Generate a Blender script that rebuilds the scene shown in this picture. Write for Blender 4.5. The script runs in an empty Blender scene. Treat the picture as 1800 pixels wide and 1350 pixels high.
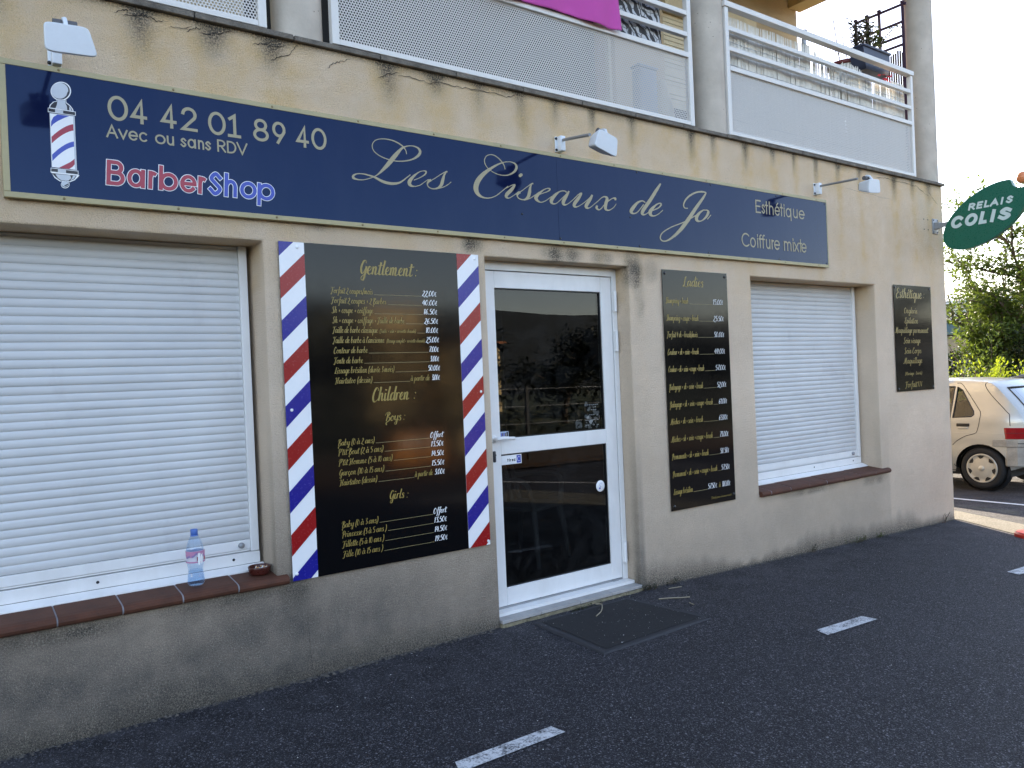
import bpy, bmesh, math, random
import numpy as np
from mathutils import Vector, Matrix, noise
from mathutils.geometry import delaunay_2d_cdt
R = math.radians
PI = math.pi
sc = bpy.context.scene
C = sc.collection
rnd = random.Random(7)

# ---------------------------------------------------------------- camera
cam = bpy.data.cameras.new('camera')
cam_o = bpy.data.objects.new('camera', cam); C.objects.link(cam_o)
cam.sensor_width = 36; cam.lens = 28.0; cam.clip_start = 0.05; cam.clip_end = 3000
_r = Vector((0.8069989, -0.5890298, -0.0423872)); _u = Vector((0.0367735, -0.0215144, 0.9990920)); _f = Vector((0.5894069, 0.8078249, -0.0042986))
M = Matrix((( _r.x, _u.x, -_f.x, -2.70811), (_r.y, _u.y, -_f.y, -3.93247), (_r.z, _u.z, -_f.z, 1.47742), (0, 0, 0, 1)))
cam_o.matrix_world = M
sc.camera = cam_o

# ---------------------------------------------------------------- world, sun, exposure
SUN_EL = R(22.0); SUN_DIR = Vector((0.55, 0.83)).normalized()
w = bpy.data.worlds.new('World'); sc.world = w; w.use_nodes = True
nt = w.node_tree; bg = nt.nodes['Background']
sky = nt.nodes.new('ShaderNodeTexSky'); sky.sky_type = 'NISHITA'; sky.sun_disc = False
sky.sun_elevation = SUN_EL; sky.sun_rotation = math.atan2(SUN_DIR.x, SUN_DIR.y)
sky.air_density = 0.9; sky.dust_density = 0.4; sky.ozone_density = 1.0
tn = nt.nodes.new('ShaderNodeMix'); tn.data_type = 'RGBA'; tn.blend_type = 'MULTIPLY'; tn.inputs[0].default_value = 1.0
nt.links.new(sky.outputs[0], tn.inputs[6]); tn.inputs[7].default_value = (1.20, 1.0, .90, 1)   # the camera's warm white balance
nt.links.new(tn.outputs[2], bg.inputs[0]); bg.inputs[1].default_value = 0.14
sd = bpy.data.lights.new('sun', 'SUN'); sd.energy = 4.8; sd.angle = R(0.5); sd.color = (1.0, 0.86, 0.66)
so = bpy.data.objects.new('sun', sd); C.objects.link(so)
so.location = (0, 0, 30)
so.rotation_euler = (-Vector((SUN_DIR.x*math.cos(SUN_EL), SUN_DIR.y*math.cos(SUN_EL), math.sin(SUN_EL)))).to_track_quat('-Z', 'Y').to_euler()
vs = sc.view_settings; sc.display_settings.display_device = 'sRGB'
vs.view_transform = 'Standard'; vs.look = 'None'; vs.gamma = 1.0; vs.use_curve_mapping = False
vs.exposure = 2.34
sc.cycles.max_bounces = 8; sc.cycles.transparent_max_bounces = 24; sc.cycles.use_denoising = True
sc.cycles.caustics_reflective = False; sc.cycles.caustics_refractive = False

# ---------------------------------------------------------------- mesh helpers
class MB:
    def __init__(s): s.v = []; s.f = []; s.m = []; s.sm = []
    def add(s, vs, fs, m=0, smooth=False):
        b = len(s.v); s.v.extend([tuple(p) for p in vs])
        for f in fs: s.f.append([b+i for i in f]); s.m.append(m); s.sm.append(smooth)
        return b
    def box(s, x0, x1, y0, y1, z0, z1, m=0):
        s.add([(x0,y0,z0),(x1,y0,z0),(x1,y1,z0),(x0,y1,z0),(x0,y0,z1),(x1,y0,z1),(x1,y1,z1),(x0,y1,z1)],
              [(0,3,2,1),(4,5,6,7),(0,1,5,4),(1,2,6,5),(2,3,7,6),(3,0,4,7)], m)
    def rbox(s, x0, x1, y0, y1, z0, z1, r, m=0, seg=2):
        bm = bmesh.new(); bmesh.ops.create_cube(bm, size=1)
        for v in bm.verts: v.co = Vector(((x0+x1)/2+v.co.x*(x1-x0), (y0+y1)/2+v.co.y*(y1-y0), (z0+z1)/2+v.co.z*(z1-z0)))
        bmesh.ops.bevel(bm, geom=bm.edges[:]+bm.verts[:], offset=r, segments=seg, affect='EDGES', profile=.5)
        s.bm(bm, m, True)
    def bm(s, bm, m=0, smooth=False, mtx=None):
        bm.verts.index_update()
        s.add([(mtx @ v.co if mtx else v.co) for v in bm.verts], [[v.index for v in f.verts] for f in bm.faces], m, smooth)
        bm.free()
    def tube(s, pts, r, n=8, m=0, cap=True, smooth=True):
        pts = [Vector(p) for p in pts]; k = len(pts)
        rs = r if isinstance(r, (list, tuple)) else [r]*k
        t0 = (pts[1]-pts[0]).normalized()
        a = Vector((0,0,1)) if abs(t0.z) < .9 else Vector((1,0,0))
        nrm = t0.cross(a).normalized(); vs = []
        for i, p in enumerate(pts):
            t = (pts[min(i+1,k-1)]-pts[max(i-1,0)]).normalized()
            nrm = (nrm - t*nrm.dot(t))
            if nrm.length < 1e-6: nrm = t.orthogonal()
            nrm.normalize(); b = t.cross(nrm)
            for j in range(n):
                an = 2*PI*j/n
                vs.append(p + (nrm*math.cos(an)+b*math.sin(an))*rs[i])
        fs = [(i*n+j, i*n+(j+1)%n, (i+1)*n+(j+1)%n, (i+1)*n+j) for i in range(k-1) for j in range(n)]
        s.add(vs, fs, m, smooth)
        if cap:
            s.add(vs[:n][::-1], [tuple(range(n))], m); s.add(vs[-n:], [tuple(range(n))], m)
    def lathe(s, prof, n=24, m=0, mtx=None, smooth=True, closed=False):
        vs = []
        for (r, z) in prof:
            for j in range(n):
                a = 2*PI*j/n; p = Vector((r*math.cos(a), r*math.sin(a), z))
                vs.append(mtx @ p if mtx else p)
        k = len(prof)
        fs = [(i*n+j, i*n+(j+1)%n, (i+1)*n+(j+1)%n, (i+1)*n+j) for i in range(k-1) for j in range(n)]
        s.add(vs, fs, m, smooth)
    def prism(s, poly, fn, d0, d1, m=0, sides=True):
        # poly: 2-D outline; fn(u,v,d) -> 3-D
        n = len(poly)
        a = [fn(u, v, d0) for u, v in poly]; b = [fn(u, v, d1) for u, v in poly]
        s.add(a, [tuple(range(n))[::-1]], m); s.add(b, [tuple(range(n))], m)
        if sides: s.add(a+b, [(i, (i+1)%n, n+(i+1)%n, n+i) for i in range(n)], m)

def obj(name, mb, mats, parent=None, loc=None, auto=False):
    me = bpy.data.meshes.new(name)
    me.from_pydata(mb.v, [], mb.f)
    if not isinstance(mats, (list, tuple)): mats = [mats]
    for m in mats: me.materials.append(m)
    me.polygons.foreach_set('material_index', mb.m)
    me.polygons.foreach_set('use_smooth', mb.sm)
    me.update()
    o = bpy.data.objects.new(name, me); C.objects.link(o)
    if parent is not None:
        o.parent = parent; o.matrix_parent_inverse = parent_world(parent).inverted()
    return o
def pieces(name, mb, mats, parent, bw=None):
    """one object for every separate piece of the mesh"""
    par = list(range(len(mb.v)))
    def find(i):
        while par[i] != i: par[i] = par[par[i]]; i = par[i]
        return i
    seen = {}
    for i, p in enumerate(mb.v):
        k = (round(p[0], 4), round(p[1], 4), round(p[2], 4))
        if k in seen: par[find(i)] = find(seen[k])
        else: seen[k] = i
    for f in mb.f:
        for j in f[1:]: par[find(j)] = find(f[0])
    groups = {}
    for k, f in enumerate(mb.f): groups.setdefault(find(f[0]), []).append(k)
    out = []
    for fs in groups.values():
        ix = {}; q = MB()
        for k in fs:
            face = []
            for v in mb.f[k]:
                if v not in ix: ix[v] = len(q.v); q.v.append(mb.v[v])
                face.append(ix[v])
            q.f.append(face); q.m.append(mb.m[k]); q.sm.append(mb.sm[k])
        o = obj(name, q, mats, parent)
        if bw: bevel(o, bw)
        out.append(o)
    return out
def parent_world(p):
    m = p.matrix_basis.copy()
    if p.parent is not None: m = parent_world(p.parent) @ p.matrix_parent_inverse @ m
    return m
def tag(o, label=None, cat=None, group=None, kind=None):
    if label: o['label'] = label
    if cat: o['category'] = cat
    if group: o['group'] = group
    if kind: o['kind'] = kind
    return o
def thing(name, label, cat, loc=(0,0,0), rotz=0, group=None):
    o = bpy.data.objects.new(name, None); C.objects.link(o); o.empty_display_size = .1
    o.location = loc; o.rotation_euler = (0,0,rotz)
    return tag(o, label, cat, group)
def bevel(o, w=.004, seg=2, ang=40):
    md = o.modifiers.new('bevel', 'BEVEL'); md.width = w; md.segments = seg; md.limit_method = 'ANGLE'; md.angle_limit = R(ang)
    return o
def flip_normals(o):
    bm = bmesh.new(); bm.from_mesh(o.data); bmesh.ops.recalc_face_normals(bm, faces=bm.faces); bm.to_mesh(o.data); bm.free()
    return o

# ---------------------------------------------------------------- curves and lettering
def catmull(pts, n=6):
    if len(pts) < 3: return [tuple(p) for p in pts]
    P = [np.array(p, float) for p in pts]
    P = [2*P[0]-P[1]] + P + [2*P[-1]-P[-2]]
    out = []
    for i in range(1, len(P)-2):
        for k in range(n):
            t = k/n
            out.append(tuple(.5*((2*P[i]) + (-P[i-1]+P[i+1])*t + (2*P[i-1]-5*P[i]+4*P[i+1]-P[i+2])*t*t + (-P[i-1]+3*P[i]-3*P[i+1]+P[i+2])*t**3)))
    out.append(tuple(P[-2])); return out
class Ink:
    """flat raised lettering on a plane; every stroke lies a hair above the one before it"""
    def __init__(s, fn, h0=.0008, step=.00003): s.mb = MB(); s.fn = fn; s.h = h0; s.step = step
    def stroke(s, pts, ws, m=0, cap=0.0):
        P = []; Wd = []
        ws = ws if isinstance(ws, (list, tuple)) else [ws]*len(pts)
        for p, wd in zip(pts, ws):
            p = np.array(p[:2], float)
            if P and np.linalg.norm(p-P[-1]) < 1e-9: continue
            P.append(p); Wd.append(wd)
        k = len(P)
        if k < 2: return
        closed = np.linalg.norm(P[0]-P[-1]) < 1e-6
        if cap and not closed:
            d = P[0]-P[1]; P[0] = P[0]+d/np.linalg.norm(d)*cap
            d = P[-1]-P[-2]; P[-1] = P[-1]+d/np.linalg.norm(d)*cap
        L = []; Rr = []
        for i in range(k):
            if closed:
                a = P[i]-P[i-1] if i > 0 else P[0]-P[-2]
                b = P[i+1]-P[i] if i < k-1 else P[1]-P[0]
            else:
                a = P[i]-P[i-1] if i > 0 else P[1]-P[0]
                b = P[i+1]-P[i] if i < k-1 else P[-1]-P[-2]
            a = a/(np.linalg.norm(a)+1e-12); b = b/(np.linalg.norm(b)+1e-12)
            t = a+b
            if np.linalg.norm(t) < 1e-6: t = a
            t = t/np.linalg.norm(t); n = np.array((-t[1], t[0]))
            c = max(.45, abs(np.dot(n, np.array((-a[1], a[0])))))
            o = n*Wd[i]/2/c
            L.append(P[i]+o); Rr.append(P[i]-o)
        hs = [s.h + s.step*i/max(1, k) for i in range(k)]
        vs = []
        for i in range(k):
            vs.append(s.fn(L[i][0], L[i][1], hs[i])); vs.append(s.fn(Rr[i][0], Rr[i][1], hs[i]))
        s.mb.add(vs, [(2*i, 2*i+1, 2*i+3, 2*i+2) for i in range(k-1)], m)
        s.h += s.step*1.3
    def curve(s, pts, m=0, n=6):
        c = catmull(pts, n); s.stroke([p[:2] for p in c], [max(p[2], .1) for p in c], m)
    def poly(s, pts, m=0):
        s.mb.add([s.fn(u, v, s.h) for u, v in pts], [tuple(range(len(pts)))], m); s.h += s.step*1.3
    def disc(s, cx, cy, rx, ry, m=0, n=20):
        s.poly([(cx+rx*math.cos(2*PI*i/n), cy+ry*math.sin(2*PI*i/n)) for i in range(n)], m)

def arc(cx, cy, rx, ry, a0, a1, n=22):
    return [(cx+rx*math.cos(R(a0+(a1-a0)*i/n)), cy+ry*math.sin(R(a0+(a1-a0)*i/n))) for i in range(n+1)]
XH = .70
MONO = {
 '0': [arc(.5,.5,.5,.5,90,450,36)], 'O': [arc(.5,.5,.5,.5,90,450,36)],
 '1': [[(.1,.84),(.55,1),(.55,0)],[(0,0),(1,0)]],
 '2': [arc(.5,.72,.46,.28,170,-38)+[(0,0),(1,0)]],
 '4': [[(.72,0),(.72,.97),(0,.24),(1,.24)]],
 '8': [arc(.5,.76,.40,.24,90,450,30), arc(.5,.26,.5,.26,90,450,30)],
 '9': [arc(.5,.67,.5,.33,90,450,30), [(.96,.54),(.38,0)]],
 'A': [[(0,0),(.5,.98),(1,0)],[(.2,.34),(.8,.34)]],
 'v': [[(0,XH),(.5,0),(1,XH)]], 'V': [[(0,1),(.5,0),(1,1)]], 'U': [[(0,1),(0,.35)]+arc(.5,.35,.5,.35,180,360,14)+[(1,1)]],
 'e': [[(0,.35),(1,.35)]+arc(.5,.35,.5,.35,0,318,26)],
 'c': [arc(.52,.35,.52,.35,48,312,26)], 'C': [arc(.55,.5,.55,.5,45,315,26)],
 'o': [arc(.5,.35,.5,.35,90,450,30)],
 'u': [[(0,XH),(0,.3)]+arc(.5,.3,.5,.3,180,360,14)+[(1,XH)],[(1,XH),(1,0)]],
 's': [catmull([(.92,.56),(.5,.70),(.1,.53),(.5,.36),(.93,.17),(.5,0),(.03,.14)],6)],
 'S': [catmull([(.92,.82),(.5,1.0),(.1,.76),(.5,.52),(.95,.25),(.5,0),(.03,.2)],6)],
 'a': [arc(.47,.35,.47,.35,90,450,30),[(1,XH),(1,0)]],
 'n': [[(0,XH),(0,0)],[(0,.3)]+arc(.5,.4,.5,.3,180,0,14)+[(1,0)]],
 'h': [[(0,1.02),(0,0)],[(0,.3)]+arc(.5,.4,.5,.3,180,0,14)+[(1,0)]],
 'm': [[(0,XH),(0,0)],[(0,.4)]+arc(.25,.45,.25,.25,180,0,10)+[(.5,0)],[(.5,.4)]+arc(.75,.45,.25,.25,180,0,10)+[(1,0)]],
 'R': [[(0,0),(0,1),(.45,1)]+arc(.45,.74,.5,.26,90,-90,12)+[(0,.48)],[(.42,.48),(1,0)]],
 'D': [[(0,0),(0,1),(.35,1)]+arc(.35,.5,.65,.5,90,-90,18)+[(0,0)]],
 'B': [[(0,0),(0,1),(.5,1)]+arc(.5,.76,.38,.24,90,-90,12)+[(0,.52)],[(.3,.52),(.55,.52)]+arc(.55,.26,.45,.26,90,-90,12)+[(0,0)]],
 'E': [[(1,1),(0,1),(0,0),(1,0)],[(0,.52),(.9,.52)]], 'L': [[(0,1),(0,0),(1,0)]], 'I': [[(.5,1),(.5,0)]],
 'r': [[(0,XH),(0,0)],[(0,.3)]+arc(.6,.38,.6,.3,180,70,10)],
 'b': [[(0,1.02),(0,0)], arc(.52,.35,.48,.35,90,450,30)],
 'p': [[(0,XH),(0,-.3)], arc(.52,.35,.48,.35,90,450,30)],
 'q': [[(1,XH),(1,-.3)], arc(.48,.35,.48,.35,90,450,30)],
 't': [[(.5,1),(.5,0)],[(0,XH),(1,XH)]], 'i': [[(.5,XH),(.5,0)],[(.5,.90),(.5,1.0)]],
 'f': [arc(.8,.85,.42,.17,75,180,10)+[(.38,0)],[(0,XH),(1,XH)]],
 'x': [[(0,XH),(1,0)],[(1,XH),(0,0)]], 'z': [[(0,XH),(1,XH),(0,0),(1,0)]],
}
MONO['\u00e9'] = MONO['e'] + [[(.4,.86),(.68,1.04)]]
def mono(ink, ch, xl, xr, z0, h, wd, m=0, grow=0.0, slant=0.0):
    for st in MONO[ch]:
        if ch in 'iI1' and xr-xl < 2.2*wd:
            cxm = (xl+xr)/2; pts = [(cxm, z0+wd/2+y*(h-wd)) for x, y in st]
        else:
            pts = [(xl+wd/2+x*(xr-xl-wd), z0+wd/2+y*(h-wd)) for x, y in st]
        pts = [(x+(y-z0)*slant, y) for x, y in pts]
        ink.stroke(pts, wd+2*grow, m, cap=(wd/2 if abs(st[0][0]-st[-1][0])+abs(st[0][1]-st[-1][1]) > 1e-6 else 0)+grow)

_ab = [(.75,.8),(.5,1.0),(.2,.75),(.1,.3),(.25,.0),(.5,.2),(.74,.8)]
SCR = {
 'a': (.98,[_ab,[(.8,1),(.7,.3),(.8,.02),(1.02,.2)]]), 'b': (.85,[[(.34,1.85),(.17,.9),(.12,.2),(.35,0),(.65,.3),(.65,.8),(.45,1),(.18,.6)]]),
 'c': (.72,[[(.62,.8),(.4,1),(.12,.6),(.12,.2),(.35,0),(.7,.22)]]), 'd': (.98,[_ab,[(.98,1.85),(.78,.9),(.70,.2),(.8,.0),(1.02,.2)]]),
 'e': (.72,[[(.1,.4),(.45,.55),(.58,.85),(.38,1),(.12,.65),(.1,.25),(.35,0),(.74,.25)]]),
 'f': (.62,[[(.85,1.6),(.62,1.82),(.42,1.3),(.25,.2),(.1,-.65),(-.12,-.6)],[(.05,.95),(.68,1.02)]]),
 'g': (.92,[_ab,[(.8,1),(.65,.0),(.5,-.7),(.2,-.75),(.15,-.45),(.95,.18)]]),
 'h': (.95,[[(.38,1.85),(.2,.9),(.06,0)],[(.1,.35),(.4,.95),(.62,.9),(.56,.3),(.65,.02),(.94,.2)]]),
 'i': (.5,[[(.22,1),(.1,.3),(.2,.0),(.5,.2)],[(.27,1.5),(.25,1.34)]]), 'l': (.5,[[(.44,1.85),(.22,.9),(.12,.2),(.24,0),(.52,.2)]]),
 'm': (1.35,[[(.2,1),(.06,0)],[(.1,.35),(.38,.98),(.54,.8),(.44,0)],[(.48,.35),(.78,.98),(.94,.85),(.84,.2),(.95,0),(1.34,.2)]]),
 'n': (.95,[[(.2,1),(.06,0)],[(.1,.35),(.42,.98),(.6,.85),(.5,.2),(.62,0),(.95,.2)]]),
 'o': (.85,[[(.48,1),(.16,.7),(.1,.25),(.35,0),(.64,.3),(.66,.75),(.48,1),(.56,.78),(.88,.85)]]),
 'p': (.9,[[(.22,1),(.0,-.85)],[(.13,.45),(.4,1),(.68,.8),(.6,.25),(.35,0),(.12,.2)]]),
 'q': (.95,[_ab,[(.8,1),(.58,-.85)]]), 'r': (.66,[[(.2,1),(.06,0)],[(.12,.4),(.36,.95),(.66,.88)]]),
 's': (.66,[[(.6,.82),(.38,1),(.2,.75),(.45,.4),(.4,.05),(.15,0),(.02,.18)]]),
 't': (.55,[[(.38,1.6),(.2,.7),(.12,.2),(.26,0),(.58,.2)],[(-.08,1.12),(.78,1.24)]]),
 'u': (.98,[[(.2,1),(.08,.3),(.24,0),(.5,.2),(.7,.8)],[(.78,1),(.66,.25),(.76,0),(1.02,.2)]]),
 'v': (.8,[[(.12,1),(.2,.4),(.3,0),(.55,.4),(.68,1)]]),
 'y': (.92,[[(.2,1),(.1,.4),(.26,.05),(.55,.3),(.72,.9)],[(.78,1),(.6,0),(.45,-.7),(.15,-.75),(.1,-.45),(.9,.16)]]),
 'x': (.8,[[(.1,.9),(.3,1),(.42,.4),(.55,0),(.8,.2)],[(.72,1),(.1,0)]]),
 'F': (1.0,[[(.62,1.6),(.42,.6),(.25,-.1),(.0,-.35),(-.2,-.1)],[(.0,1.3),(.12,1.66),(.6,1.62),(1.2,1.76)],[(.2,.85),(.88,.92)]]),
 'T': (.9,[[(.62,1.6),(.42,.6),(.25,-.1),(.0,-.35),(-.2,-.1)],[(.0,1.3),(.12,1.66),(.6,1.62),(1.2,1.76)]]),
 'S': (.9,[[(.9,1.5),(.62,1.78),(.3,1.4),(.5,.9),(.6,.4),(.35,-.12),(.0,-.05),(-.05,.2)]]),
 'C': (.95,[[(.88,1.3),(.82,1.66),(.52,1.7),(.16,1.0),(.06,.3),(.3,-.12),(.65,.05),(.95,.35)]]),
 'L': (.95,[[(.8,1.7),(.55,1.6),(.4,.9),(.28,.25),(.05,-.05),(.0,.12),(.4,-.02),(1.0,-.12)]]),
 'H': (1.25,[[(.0,1.3),(.1,1.62),(.42,1.55),(.32,.6),(.15,-.1),(-.12,-.1)],[(1.18,1.78),(.9,1.0),(.8,.1),(1.02,.02)],[(.25,.8),(.92,.86)]]),
 'B': (1.0,[[(.45,1.6),(.3,.8),(.13,-.02)],[(-.1,1.1),(.1,1.6),(.6,1.76),(.86,1.4),(.4,.9),(.86,.6),(.7,.05),(.3,-.2),(.1,-.5),(.3,-.8)]]),
 'P': (.92,[[(.4,1.6),(.25,.8),(.08,-.3)],[(-.1,1.1),(.15,1.6),(.6,1.76),(.86,1.3),(.6,.8),(.3,.7)]]),
 'R': (1.0,[[(.4,1.6),(.25,.8),(.08,-.1)],[(-.1,1.1),(.15,1.6),(.6,1.76),(.86,1.3),(.6,.85),(.35,.75),(.65,.3),(.8,0),(1.0,.1)]]),
 'G': (1.0,[[(.82,1.4),(.72,1.72),(.42,1.6),(.12,.9),(.15,.25),(.4,.1),(.76,.8)],[(.88,1.0),(.7,0),(.5,-.7),(.2,-.7),(.2,-.35),(.95,.2)]]),
 'E': (.85,[[(.84,1.5),(.58,1.76),(.25,1.4),(.52,1.0),(.15,.7),(.03,.2),(.3,-.12),(.85,.22)]]),
 'O': (1.0,[[(.55,1.66),(.16,1.2),(.06,.3),(.35,-.06),(.78,.4),(.84,1.2),(.55,1.66),(.35,1.3)]]),
 'M': (1.4,[[(-.15,.2),(-.1,-.05),(.2,.4),(.52,1.72),(.5,.5),(.52,0)],[(.54,.2),(.85,1.2),(1.1,1.72),(1.02,.6),(1.0,-.25)]]),
 'U': (.95,[[(.15,1.6),(.15,.4),(.4,0),(.7,.4),(.72,1.6)]]), 'V': (.95,[[(.1,1.6),(.42,0)],[(.42,0),(.8,1.6)]]),
 '0': (.78,[[(.45,1.6),(.14,1.1),(.1,.4),(.32,0),(.62,.4),(.68,1.1),(.45,1.6)]]), '1': (.5,[[(.1,1.25),(.42,1.62)],[(.42,1.62),(.28,.8),(.2,0)]]),
 '2': (.76,[[(.15,1.25),(.42,1.6),(.64,1.3),(.4,.7),(.02,.02),(.35,.02),(.6,-.3),(.88,-.25)]]),
 '3': (.7,[[(.12,1.5),(.62,1.6),(.36,1.0),(.62,.6),(.45,.05),(.08,.1)]]), '4': (.76,[[(.52,1.6),(.08,.6),(.74,.66)],[(.62,1.2),(.44,0)]]),
 '5': (.76,[[(.74,1.62),(.3,1.55),(.22,.95),(.55,.9),(.62,.4),(.35,0),(.02,.1)]]), '6': (.76,[[(.62,1.6),(.25,1.1),(.1,.4),(.3,0),(.62,.3),(.5,.8),(.18,.5)]]),
 '7': (.66,[[(.1,1.5),(.72,1.6),(.45,.8),(.3,0)]]), '9': (.76,[[(.64,1.2),(.45,1.6),(.2,1.3),(.25,.8),(.55,.9),(.68,1.4),(.5,.6),(.2,0)]]),
 '.': (.3,[[(.12,.16),(.1,-.02)]]), ':': (.4,[[(.2,.95),(.18,.78)],[(.1,.2),(.08,.03)]]), '+': (.75,[[(.1,.6),(.62,.6)],[(.38,.9),(.34,.3)]]),
 '(': (.5,[[(.5,1.8),(.2,1.0),(.12,.2),(.25,-.4)]]), ')': (.5,[[(.25,1.8),(.38,1.0),(.25,.2),(-.02,-.4)]]), '/': (.6,[[(.65,1.8),(.0,-.3)]]),
 "'": (.25,[[(.2,1.75),(.12,1.4)]]), '-': (.5,[[(.05,.6),(.45,.62)]]), '*': (.4,[[(.2,1.6),(.2,1.2)],[(.05,1.5),(.35,1.3)]]), ' ': (.45,[]),
 '\u20ac': (.72,[[(.6,1.15),(.4,1.3),(.15,.7),(.2,.15),(.42,0),(.6,.2)],[(0,.8),(.5,.84)],[(0,.5),(.46,.54)]]),
}
SCR['\u00e9'] = (SCR['e'][0], SCR['e'][1]+[[(.62,1.6),(.42,1.25)]]); SCR['\u00e8'] = (SCR['e'][0], SCR['e'][1]+[[(.3,1.6),(.48,1.25)]])
SCR['\u00e0'] = (SCR['a'][0], SCR['a'][1]+[[(.35,1.65),(.55,1.25)]]); SCR['\u00e7'] = (SCR['c'][0], SCR['c'][1]+[[(.4,0),(.45,-.3),(.2,-.45)]])
def script_text(ink, text, xl, xr, z0, xh, wmax, wmin, m=0, slant=.18):
    tot = sum(SCR[c][0] for c in text); s = (xr-xl)/tot; x = xl
    for c in text:
        adv, sts = SCR[c]
        for st in sts:
            p = catmull(st, 4) if len(st) > 2 else st
            pts = [(x+a*s+(b*xh)*slant*.6, z0+b*xh) for a, b in p]
            ws = []
            for i in range(len(pts)):
                d = (pts[min(i+1, len(pts)-1)][0]-pts[max(i-1, 0)][0], pts[min(i+1, len(pts)-1)][1]-pts[max(i-1, 0)][1])
                l = math.hypot(*d)+1e-9; ws.append(wmin+(wmax-wmin)*max(0, -d[1]/l)**1.2)
            if c in '.:' or (c == 'i' and len(st) == 2): ws = [wmax*1.1]*len(pts)
            ink.stroke(pts, ws, m)
        x += adv*s

# ---------------------------------------------------------------- materials
class NT:
    def __init__(s, name):
        s.m = bpy.data.materials.new(name); s.m.use_nodes = True; s.t = s.m.node_tree
        s.b = s.t.nodes['Principled BSDF']; s.out = s.t.nodes['Material Output']; s._co = None
    def n(s, typ, **kw):
        nd = s.t.nodes.new(typ)
        for k, v in kw.items():
            if k.startswith('i_'):
                key = k[2:]; key = int(key) if key.isdigit() else key.replace('_', ' ')
                s.set(nd, key, v)
            else: setattr(nd, k, v)
        return nd
    def set(s, nd, key, v):
        sk = nd.inputs[key]
        if isinstance(v, bpy.types.NodeSocket): s.t.links.new(v, sk)
        elif isinstance(v, bpy.types.Node): s.t.links.new(v.outputs[0], sk)
        else:
            if sk.type == 'RGBA' and len(v) == 3: v = (*v, 1)
            sk.default_value = v
    def co(s):
        if s._co is None: s._co = s.n('ShaderNodeTexCoord').outputs['Object']
        return s._co
    def noise(s, scale, detail=4, rough=.55, vec=None, dist=0):
        nd = s.n('ShaderNodeTexNoise', i_Vector=vec if vec is not None else s.co(), i_Scale=scale, i_Detail=detail, i_Roughness=rough, i_Distortion=dist)
        return nd.outputs['Fac']
    def mapv(s, scale, vec=None):
        return s.n('ShaderNodeVectorMath', operation='MULTIPLY', i_0=vec if vec is not None else s.co(), i_1=scale).outputs[0]
    def rng(s, v, a, b, c=0.0, d=1.0):
        return s.n('ShaderNodeMapRange', i_0=v, i_1=a, i_2=b, i_3=c, i_4=d).outputs[0]
    def math(s, op, a, b=0.0, clamp=False):
        return s.n('ShaderNodeMath', operation=op, use_clamp=clamp, i_0=a, i_1=b).outputs[0]
    def mix(s, f, a, b, bt='MIX'):
        nd = s.n('ShaderNodeMix', data_type='RGBA', blend_type=bt)
        ins = [i for i in nd.inputs if i.enabled]
        def st(sk, v):
            if isinstance(v, bpy.types.NodeSocket): s.t.links.new(v, sk)
            else: sk.default_value = v if sk.type != 'RGBA' else ((*v, 1) if len(v) == 3 else v)
        st(nd.inputs['Factor'], f); st(nd.inputs[6], a); st(nd.inputs[7], b)
        return nd.outputs[2]
    def attr(s, name):
        return s.n('ShaderNodeAttribute', attribute_name=name).outputs['Fac']
    def bump(s, h, dist=.002, strength=1.0, prev=None):
        nd = s.n('ShaderNodeBump', i_Height=h, i_Distance=dist, i_Strength=strength)
        if prev is not None: s.set(nd, 'Normal', prev)
        return nd.outputs[0]
    def fin(s, color=None, rough=None, metal=None, normal=None, **kw):
        if color is not None: s.set(s.b, 'Base Color', color)
        if rough is not None: s.set(s.b, 'Roughness', rough)
        if metal is not None: s.set(s.b, 'Metallic', metal)
        if normal is not None: s.set(s.b, 'Normal', normal)
        for k, v in kw.items(): s.set(s.b, k.replace('_', ' '), v)
        return s.m
def plain(name, col, rough=.5, metal=0.0, var=.12, scale=9.0, bump=0.0, bscale=150.0, **kw):
    t = NT(name); f = t.noise(scale, 5); g = t.noise(scale*9, 3)
    f = t.math('ADD', t.math('MULTIPLY', f, .65), t.math('MULTIPLY', g, .35))
    lo = tuple(c*(1-var) for c in col); hi = tuple(min(1, c*(1+var)) for c in col)
    c = t.mix(t.rng(f, .3, .7), lo, hi)
    nm = t.bump(t.noise(bscale, 3), bump) if bump else None
    return t.fin(c, t.rng(g, .25, .75, max(0, rough-min(.06, rough*.2)), min(1, rough+min(.06, rough*.2))), metal, nm, **kw)

MT = {}
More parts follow.
